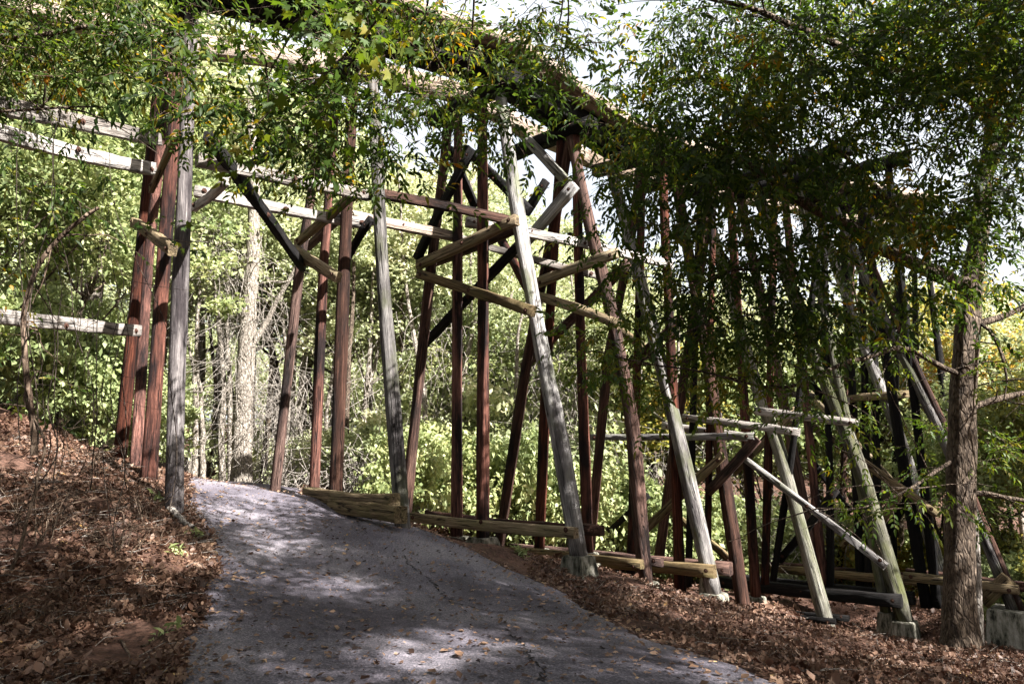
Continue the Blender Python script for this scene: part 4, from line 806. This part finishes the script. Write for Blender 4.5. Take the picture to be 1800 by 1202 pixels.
pale_tree(345, 0, 21, 'thin bare pale trunk standing right of the dark grey pole', [(0, [(345, 740, 0), (342, 640, 0), (350, 500, 0)], .13), (16, [(358, 760, 0), (352, 700, 0), (345, 620, 0)], .11)], None, 'bare_tree')
pale_tree(640, 0, 24, 'grey slanting trunk seen through the second bent', [(0, [(645, 700, 0), (655, 500, 0), (670, 330, 0)], .12)], [(at(640, 820, 22), (1.3, .8, .8), 120), (at(640, 640, 23), (.8, .6, 1.5), 40)])
pale_tree(815, 0, 26, 'straight pale trunk between the uprights of the third bent', [(0, [(820, 700, 0), (826, 560, 0), (830, 420, 0)], .13)], [(at(800, 560, 25), (.9, .6, 2.4), 60)])
pale_tree(905, 0, 26, 'creeper hung trunk behind the third grey pole', [(0, [(900, 760, 0), (890, 600, 0), (905, 450, 0)], .14)], [(at(900, 700, 24.5), (1.6, .8, 2.2), 130), (at(985, 640, 24.5), (1.0, .8, 2.0), 80)])
pale_tree(1185, 0, 27, 'creeper hung trunk seen low through the fifth bent', [(0, [(1190, 700, 0), (1200, 520, 0)], .13)], [(at(1150, 800, 25.5), (1.8, .8, 2.0), 120), (at(1290, 820, 25.5), (1.2, .8, 1.6), 70)])
pale_tree(1670, 0, 24, 'straight pale trunk just left of the big tree', [(0, [(1665, 700, 0), (1640, 520, 0), (1630, 380, 0)], .16)], [(at(1620, 600, 24), (1.0, .8, 2.0), 50)])
pale_tree(520, 0, 25, 'dim grey trunk behind the brown pole of the second bent', [(0, [(530, 700, 0), (545, 500, 0), (548, 300, 0)], .15)], [(at(520, 760, 23), (1.0, .8, 1.4), 80)])
for i, (u, v, d, ex, n, lab) in enumerate([(640, 830, 19, (1.0, .6, .6), 210, 'bright mass of dry creepers low behind the second bent'), (540, 820, 20.5, (.9, .5, .5), 120, 'dry bleached brush at the far edge of the path'), (500, 700, 22, (.8, .5, 1.6), 90, 'tall dry creepers beside the vine choked trunk'), (760, 640, 23, (.9, .5, 1.8), 90, 'dry creepers trailing between the uprights of the third bent'), (985, 700, 22.5, (1.0, .5, 2.0), 120, 'grey tangle of creepers between the third and fourth bents'), (1420, 900, 23, (1.5, .6, 1.2), 90, 'dry creepers low behind the leaning green poles')]):
    mb = MB(); tangle(mb, at(u, v, d), *ex, n, L=(.7, 1.8), rad=.009); tag(link('dry_brush', mb.mesh('dry_brush'), None, [M['vine']]), lab, 'brush')
# pale dead trunk leaning against the foot of the big tree
mb = MB(); q = at(1722, 1140, 10.9); Q = limb(mb, [q-[0, 0, .2], at(1716, 1000, 10.9), at(1709, 860, 10.8), at(1705, 780, 10.6)], .07, .04, .01, 16, 8)
tag(link('dead_sapling', mb.mesh('dead_sapling'), None, [M['vine']]), 'thin bleached dead trunk standing against the right side of the big tree', 'tree')

# ------------------------------------------------------------------ leafless vines and twigs on the left
def bare_vines(name, label, starts, d, n, rad, seed, cat='vine'):
    r = np.random.default_rng(seed); mb = MB()
    for _ in range(n):
        u, v0, v1, w_ = starts[r.integers(len(starts))]; dep = r.uniform(*d); u = u+r.normal(0, w_); P = []; uu = u
        for s in np.linspace(0, 1, 7): uu += r.normal(0, 24)+8*math.sin(s*6+u); P.append(at(uu, v0+(v1-v0)*s, dep+r.normal(0, .08)))
        mb.tube(smooth_path(P, 26, .012, r), np.linspace(rad*.6, rad, 26)*r.uniform(.5, 1.2), 5)
        for _k in range(3):
            q = P[r.integers(1, 7)]; dd = r.normal(size=3)*[.4, .3, .35]; mb.tube(smooth_path([q, q+dd*.5+r.normal(0, .06, 3), q+dd], 10, .02, r), np.linspace(rad*.5, .0012, 10), 4)
    return tag(link(name, mb.mesh(name), None, [M['barkdark']]), label, cat)
bare_vines('bare_vine', 'thin leafless vines hanging in a curtain over the left bank', [(90, 150, 780, 30), (60, 250, 820, 20), (150, 200, 700, 25), (130, 420, 860, 40)], (5.0, 6.0), 9, .005, 1)
bare_vines('bare_vine', 'wispy leafless vines hanging close left of the red poles', [(195, 260, 900, 18), (235, 500, 1000, 14), (175, 350, 820, 18)], (6.6, 7.4), 7, .005, 2)
mb = MB(); Q = limb(mb, [at(60, 800, 5.6), at(38, 560, 5.6), at(60, 470, 5.6), at(110, 410, 5.6), at(175, 366, 5.6)], .028, .016, .01, 24, 7); twiggy(mb, Q, 6, (.3, .9), .008)
Q = limb(mb, [at(20, 1000, 5.4), at(60, 880, 5.5), at(85, 780, 5.6), at(36, 690, 5.6), at(70, 650, 5.6)], .014, .007, .02, 24, 6); twiggy(mb, Q, 6, (.3, .9), .006)
tag(link('dead_branch', mb.mesh('dead_branch'), None, [M['twig']]), 'thick crooked dead branch curving up through the vines at far left', 'branch')
def twig_shrub(u, v, d, label, n, h, seed, spread=.55):
    r = np.random.default_rng(seed); p = at(u, v, d); p[2] = float(height(np.array([p[0]]), np.array([p[1]]))[0])-.05; mb = MB()
    for _ in range(n):
        a = r.uniform(0, 6.28); dv = np.array([math.cos(a)*r.uniform(.1, spread), math.sin(a)*r.uniform(.1, spread), r.uniform(.4, 1)]); l = h*r.uniform(.5, 1.1); b0 = p+[r.normal(0, .12), r.normal(0, .12), 0]
        Q = smooth_path([b0, b0+dv*l*.4+r.normal(0, .03, 3), b0+dv*l*.75+r.normal(0, .06, 3), b0+dv*l+[r.normal(0, .15), r.normal(0, .15), -.12]], 14, .012, r); mb.tube(Q, np.linspace(.007, .002, 14), 4)
        for _k in range(4):
            q = Q[r.integers(4, 14)]; dd = r.normal(size=3)*.16*h; dd[2] = abs(dd[2])*.6; mb.tube(smooth_path([q, q+dd*.5+r.normal(0, .02, 3), q+dd], 7), np.linspace(.0035, .001, 7), 3)
    tag(link('twig_shrub', mb.mesh('twig_shrub'), None, [M['twig']]), label, 'shrub', 'bare twiggy shrubs on the left bank')
twig_shrub(255, 850, 8.8, 'bare twiggy shrub at the foot of the red poles', 16, 1.1, 1); twig_shrub(205, 960, 7.0, 'bare twiggy shrub low in the middle of the left bank', 22, .8, 2, .8)
twig_shrub(60, 900, 6.6, 'bare twiggy shrub high on the left bank under the vines', 18, 1.0, 3); twig_shrub(150, 800, 9.5, 'leafless shrub at the top of the bank', 20, 1.0, 4, .8)
twig_shrub(20, 1080, 5.3, 'dry twigs at the lower left corner of the bank', 12, .45, 5, .9); twig_shrub(120, 1060, 5.6, 'single low spray of dry stems in the leaf litter', 7, .6, 6)
# fallen sticks and roots
for i, (a, b_, d0, d1, rr, lab) in enumerate([((250, 1120), (345, 1060), 5.4, 6.1, .012, 'long fallen stick at the edge of the path'), ((215, 1090), (235, 1160), 5.5, 5.0, .012, 'short fallen stick lying in the litter'), ((300, 870), (340, 905), 9.6, 9.0, .05, 'pale log lying at the foot of the first grey pole'), ((60, 790), (140, 850), 9.5, 8.5, .012, 'thin bleached stick on the sunny bank')]):
    P = []
    for s in np.linspace(0, 1, 6):
        q = at(a[0]+(b_[0]-a[0])*s, a[1]+(b_[1]-a[1])*s, d0+(d1-d0)*s); q[2] = float(height(np.array([q[0]]), np.array([q[1]]))[0])+rr*.8; P.append(q)
    mb = MB(); limb(mb, P, rr, rr*.6, .015, 14, 7); tag(link('fallen_log' if rr > .03 else 'fallen_stick', mb.mesh('stick'), None, [M['vine'] if i > 1 else M['twig']]), lab, 'log' if rr > .03 else 'stick')

# ------------------------------------------------------------------ leaf litter
CURL_V = np.array([(0, 0, 0), (.35, .42, .14), (.75, .30, .10), (1, 0, .16), (.75, -.30, .12), (.35, -.42, .18), (.5, 0, -.0)])
def litter(name, n, sampler, size, mt, label, lift=.016, tilt=.65, lum=None):
    P = sampler(n); pd = path_dist(P[:, 0], P[:, 1]); z = height(P[:, 0], P[:, 1], pd); z = np.where(pd < 0, tps(P[:, 0], P[:, 1])+.022, z)
    n = len(P); r = np.random.default_rng(len(name)+n); pos = np.c_[P, z+lift*r.random(n)*2]; R = rotm(r.uniform(0, 6.28, n), r.normal(0, tilt, n), r.normal(0, tilt, n)); L_ = size*(.35+r.gamma(2.2, .33, n)).clip(0, 2.2)
    m2 = r.random(n) < .35
    V1, F1 = leaves_mesh(pos[~m2], R[~m2], L_[~m2], L_[~m2]*r.uniform(.5, 1.0, (~m2).sum()), CURL_V, LEAF_F)
    V2, F2 = leaves_mesh(pos[m2], R[m2], L_[m2]*1.3, L_[m2]*1.3, MAP_V, MAP_F)
    tag(link(name, mesh_np(name, np.vstack([V1, V2]), np.vstack([F1, F2+len(V1)])), None, [M[mt]]), label, kind='stuff')
def samp_bank(x0, x1, y0, y1, inside=False, fall=1.0, edge=0.0):
    def f(n):
        r = np.random.default_rng(int(abs(x0*10)+y1*7)); x = r.uniform(x0, x1, n*2); y = y0+(y1-y0)*r.random(n*2)**fall; pd = path_dist(x, y)
        nz_ = vnoise(np.stack([x, y, x*0], 1), 1.4)
        k = (pd < 0) if inside else (pd > edge-.12*r.random(n*2)) & (nz_ > .12+.36*r.random(n*2)**2); P = np.stack([x, y], 1)[k]; return P[:n]
    return f
litter('leaf_litter', 100000, samp_bank(-8, -1.6, 2.5, 14, fall=1.3), .040, 'litter', 'dry brown leaf litter covering the left bank')
litter('leaf_litter', 120000, samp_bank(.2, 11, 3.0, 19, fall=1.2), .040, 'litter', 'brown leaf litter heaped along the right edge of the path', .03)
litter('leaf_litter', 20000, samp_bank(-14, 24, 14, 34), .12, 'litter', 'fallen leaves over the floor of the ravine', .03)
litter('leaf_litter', 7500, samp_bank(-8, 5, 3.8, 18, True, 1.3), .034, 'litterpath', 'scattered tan leaves lying on the asphalt', .004, .25)
def samp_edge(n):
    r = np.random.default_rng(77); x = r.uniform(-8, 4, n*6); y = r.uniform(3.8, 14, n*6); pd = path_dist(x, y); k = (pd < 0) & (-pd < r.exponential(.2, n*6)); return np.stack([x, y], 1)[k][:n]
litter('leaf_litter', 7000, samp_edge, .036, 'litterpath', 'crumbled leaves gathered along the edges of the asphalt', .004, .3)
litter('leaf_fragments', 60000, samp_bank(-8, -1.7, 2.5, 13, fall=1.4), .018, 'litterpath', 'crumbled leaf fragments between the leaves of the left bank', .014, .7)
litter('leaf_fragments', 60000, samp_bank(.3, 10, 3.2, 16, fall=1.4), .018, 'litterpath', 'crumbled leaf fragments on the right bank', .02, .7)
def stick_litter(n, smp, seed, label):
    r = np.random.default_rng(seed); P = smp(n); mb = MB(); z = height(P[:, 0], P[:, 1])
    for (x, y), zz in zip(P, z):
        a = r.uniform(0, 6.28); l = r.gamma(2, .09)+.05; d = np.array([math.cos(a)*l, math.sin(a)*l, 0]); q = np.array([x, y, zz+.02]); q1, q2 = q+d*.5+[0, 0, r.uniform(0, .03)], q+d
        q2[2] = float(q[2])+r.uniform(-.02, .06); mb.tube(np.array([q, q1+r.normal(0, .01, 3), q2]), [.004, .003, .0015], 4)
    tag(link('twig_litter', mb.mesh('twig_litter', False), None, [M['vine']]), label, kind='stuff')
stick_litter(1500, samp_bank(-7.5, -1.9, 3.0, 12, fall=1.2), 5, 'dead twigs strewn through the litter of the left bank'); stick_litter(700, samp_bank(.5, 9, 3.4, 14, fall=1.2), 6, 'dead twigs strewn through the litter of the right bank')
# small green weeds
def weeds(u, v, d, label, n, seed):
    r = np.random.default_rng(seed); p = at(u, v, d); pos = p[None]+np.c_[r.normal(0, .045, (n, 2)), np.zeros(n)]; pos[:, 2] = height(pos[:, 0], pos[:, 1])+r.random(n)*.08
    R = rotm(r.uniform(0, 6.28, n), r.normal(-.5, .4, n), r.normal(0, .4, n)); L_ = r.uniform(.05, .13, n); V, Fq = leaves_mesh(pos, R, L_, L_*.35)
    tag(link('weed', mesh_np('weed', V, Fq), None, [M['leafC']]), label, 'plant')
weeds(345, 955, 8.6, 'small green weed tuft on the path edge below the grey pole', 26, 1); weeds(310, 1000, 7.6, 'small green weed in the litter left of the path', 22, 2); weeds(280, 868, 9.8, 'green sprig beside the pale log', 30, 3)
weeds(915, 962, 11.4, 'leafy green plant in front of the third bent sill', 90, 4); weeds(1485, 1080, 15.5, 'upright green fern behind the right bank between the poles', 60, 5); weeds(290, 1130, 5.6, 'small green weed in the near litter', 14, 6)
print('objects', len(bpy.data.objects))
